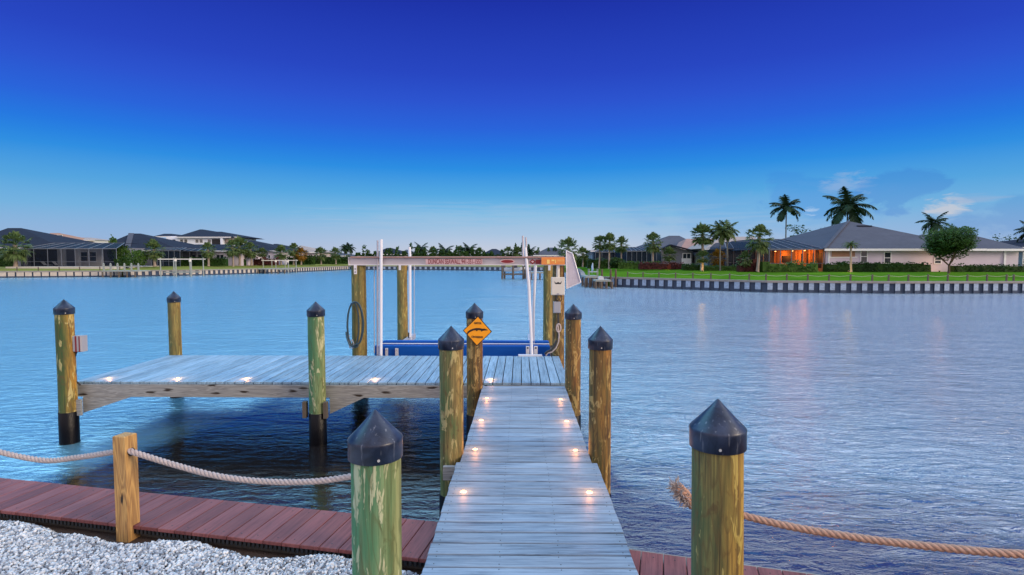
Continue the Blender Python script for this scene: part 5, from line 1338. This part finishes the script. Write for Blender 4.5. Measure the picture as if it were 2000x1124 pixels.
# lounge chair
q = empty('lounge_chair', (XA(1150,54.5), 54.5, .18), 'blue grey lounge chair on the pier of the right bank', 'chair')
b_ = MB(); b_.bar((.45,.55,.05+.35),(.45,.85,1.1),.9,.07,0,(1,0,0)); b_.build('backrest','fabric_grey',q)
b_ = MB(); b_.box((.03,-.1,.36),(.87,.55,.44)); b_.build('seat','fabric_grey',q)
for xx in (.0,.86):
    b_ = MB(); b_.box((xx,-.12,0),(xx+.07,-.05,.62)); b_.box((xx,.6,0),(xx+.07,.67,.62)); b_.box((xx-.03,-.14,.62),(xx+.1,.7,.66)); b_.build('arm','dock_grey',q)
q = empty('cooler', (XA(1168,52), 51.6, -.08), 'rounded pale dock box beside the lounge chair', 'dock box')
b_ = MB(); b_.bbox((0,0,0),(.5,.5,.22),.03); b_.build('body','hull',q); b_ = MB(); b_.prism([(.5*t_/6, .23+.10*math.sin(math.pi*t_/6)) for t_ in range(7)], lambda u,v: Vector((u,0,v)), (0,.5,0)); b_.build('lid','hull',q)
for px, lb in ((1176,'dark dock post just right of the lounge chair'),(1193,'dock post with pale top further right of the lounge chair'),(1203,'rightmost dock post before the rope fence')):
    b_ = MB(); b_.lathe([(.10,-.9),(.09,.80),(.05,.86)], 10); b_.lathe([(.12,.30),(.12,.36)], 8)
    oo = b_.build('dock_post', 'bark', None, (XA(px,53.6), 53.6, .0)); tag(oo, lb, 'post', 'dock posts beside the lounge chair')
# boat on lift in the centre right
Yd = 74
dk = empty('far_boat_lift', (XA(984,Yd), Yd, WZ), 'dark boat lift holding a boat behind the right end of the beam', 'boat lift')
first = None
for px, dy_ in ((981,0),(985.5,2.4),(1002,0),(1022,0),(1026,2.4)):
    X = XA(px, Yd+dy_)-dk.location.x
    if first is None: b_ = MB(); b_.lathe([(.14,-.6),(.13,ZA(519,Yd)-WZ)], 10); first = b_.build('post','timber_dark',dk,(X,dy_,0))
    else: qq = first.copy(); col.objects.link(qq); qq.parent = dk; qq.location = (X,dy_,0)
b_ = MB(); b_.box((-.2,-.1,.55),(XA(1024,Yd)-dk.location.x,.1,.7)); b_.box((-.2,2.3,.55),(XA(1024,Yd)-dk.location.x,2.5,.7)); parts(b_, 'bunk','timber_dark',dk)
bt = empty('motorboat', (XA(1005,Yd+1), Yd+1, ZA(533,Yd)), 'small grey motorboat lifted above the water behind the lift beam', 'boat')
hw = (XA(1026,Yd)-XA(984,Yd))/2
b_ = MB(); sec = []
for k in range(9):
    u = -1+2*k/8; ww = .85*(1-max(0,u)**2.2*.95); dd = .55*(1-max(0,u)**2*.5); xx = u*hw; rz_ = .12*max(0,u)
    sec.append([(xx,-ww,.62+rz_),(xx,-ww*.7,.62-dd*.8+rz_),(xx,0,.62-dd+rz_),(xx,ww*.7,.62-dd*.8+rz_),(xx,ww,.62+rz_)])
vs = [p for s_ in sec for p in s_]; fs = [(i*5+j,i*5+j+1,(i+1)*5+j+1,(i+1)*5+j) for i in range(8) for j in range(4)]+[(0,1,2,3,4)]+[(i*5,(i+1)*5,(i+1)*5+4,i*5+4) for i in range(8)]
b_.add(vs, fs); b_.build('hull', 'hull', bt)
b_ = MB(); b_.prism([(-.3,.6),(.45,.6),(.25,1.15),(-.2,1.2)], lambda u,v: Vector((u,-.4,v)), (0,.8,0)); b_.build('console','hull_d',bt)
b_ = MB(); b_.box((-hw-.35,-.16,.1),(-hw-.02,.16,1.05)); b_.build('outboard_motor','hull_d',bt)
pier(XA(1030,72), XA(1062,72), 72, 75, .1, 'grey dock beside the lifted motorboat', [(k*.55,.1,0) for k in range(5)])
# white poles standing in the water mid channel are not built: they are reflections only
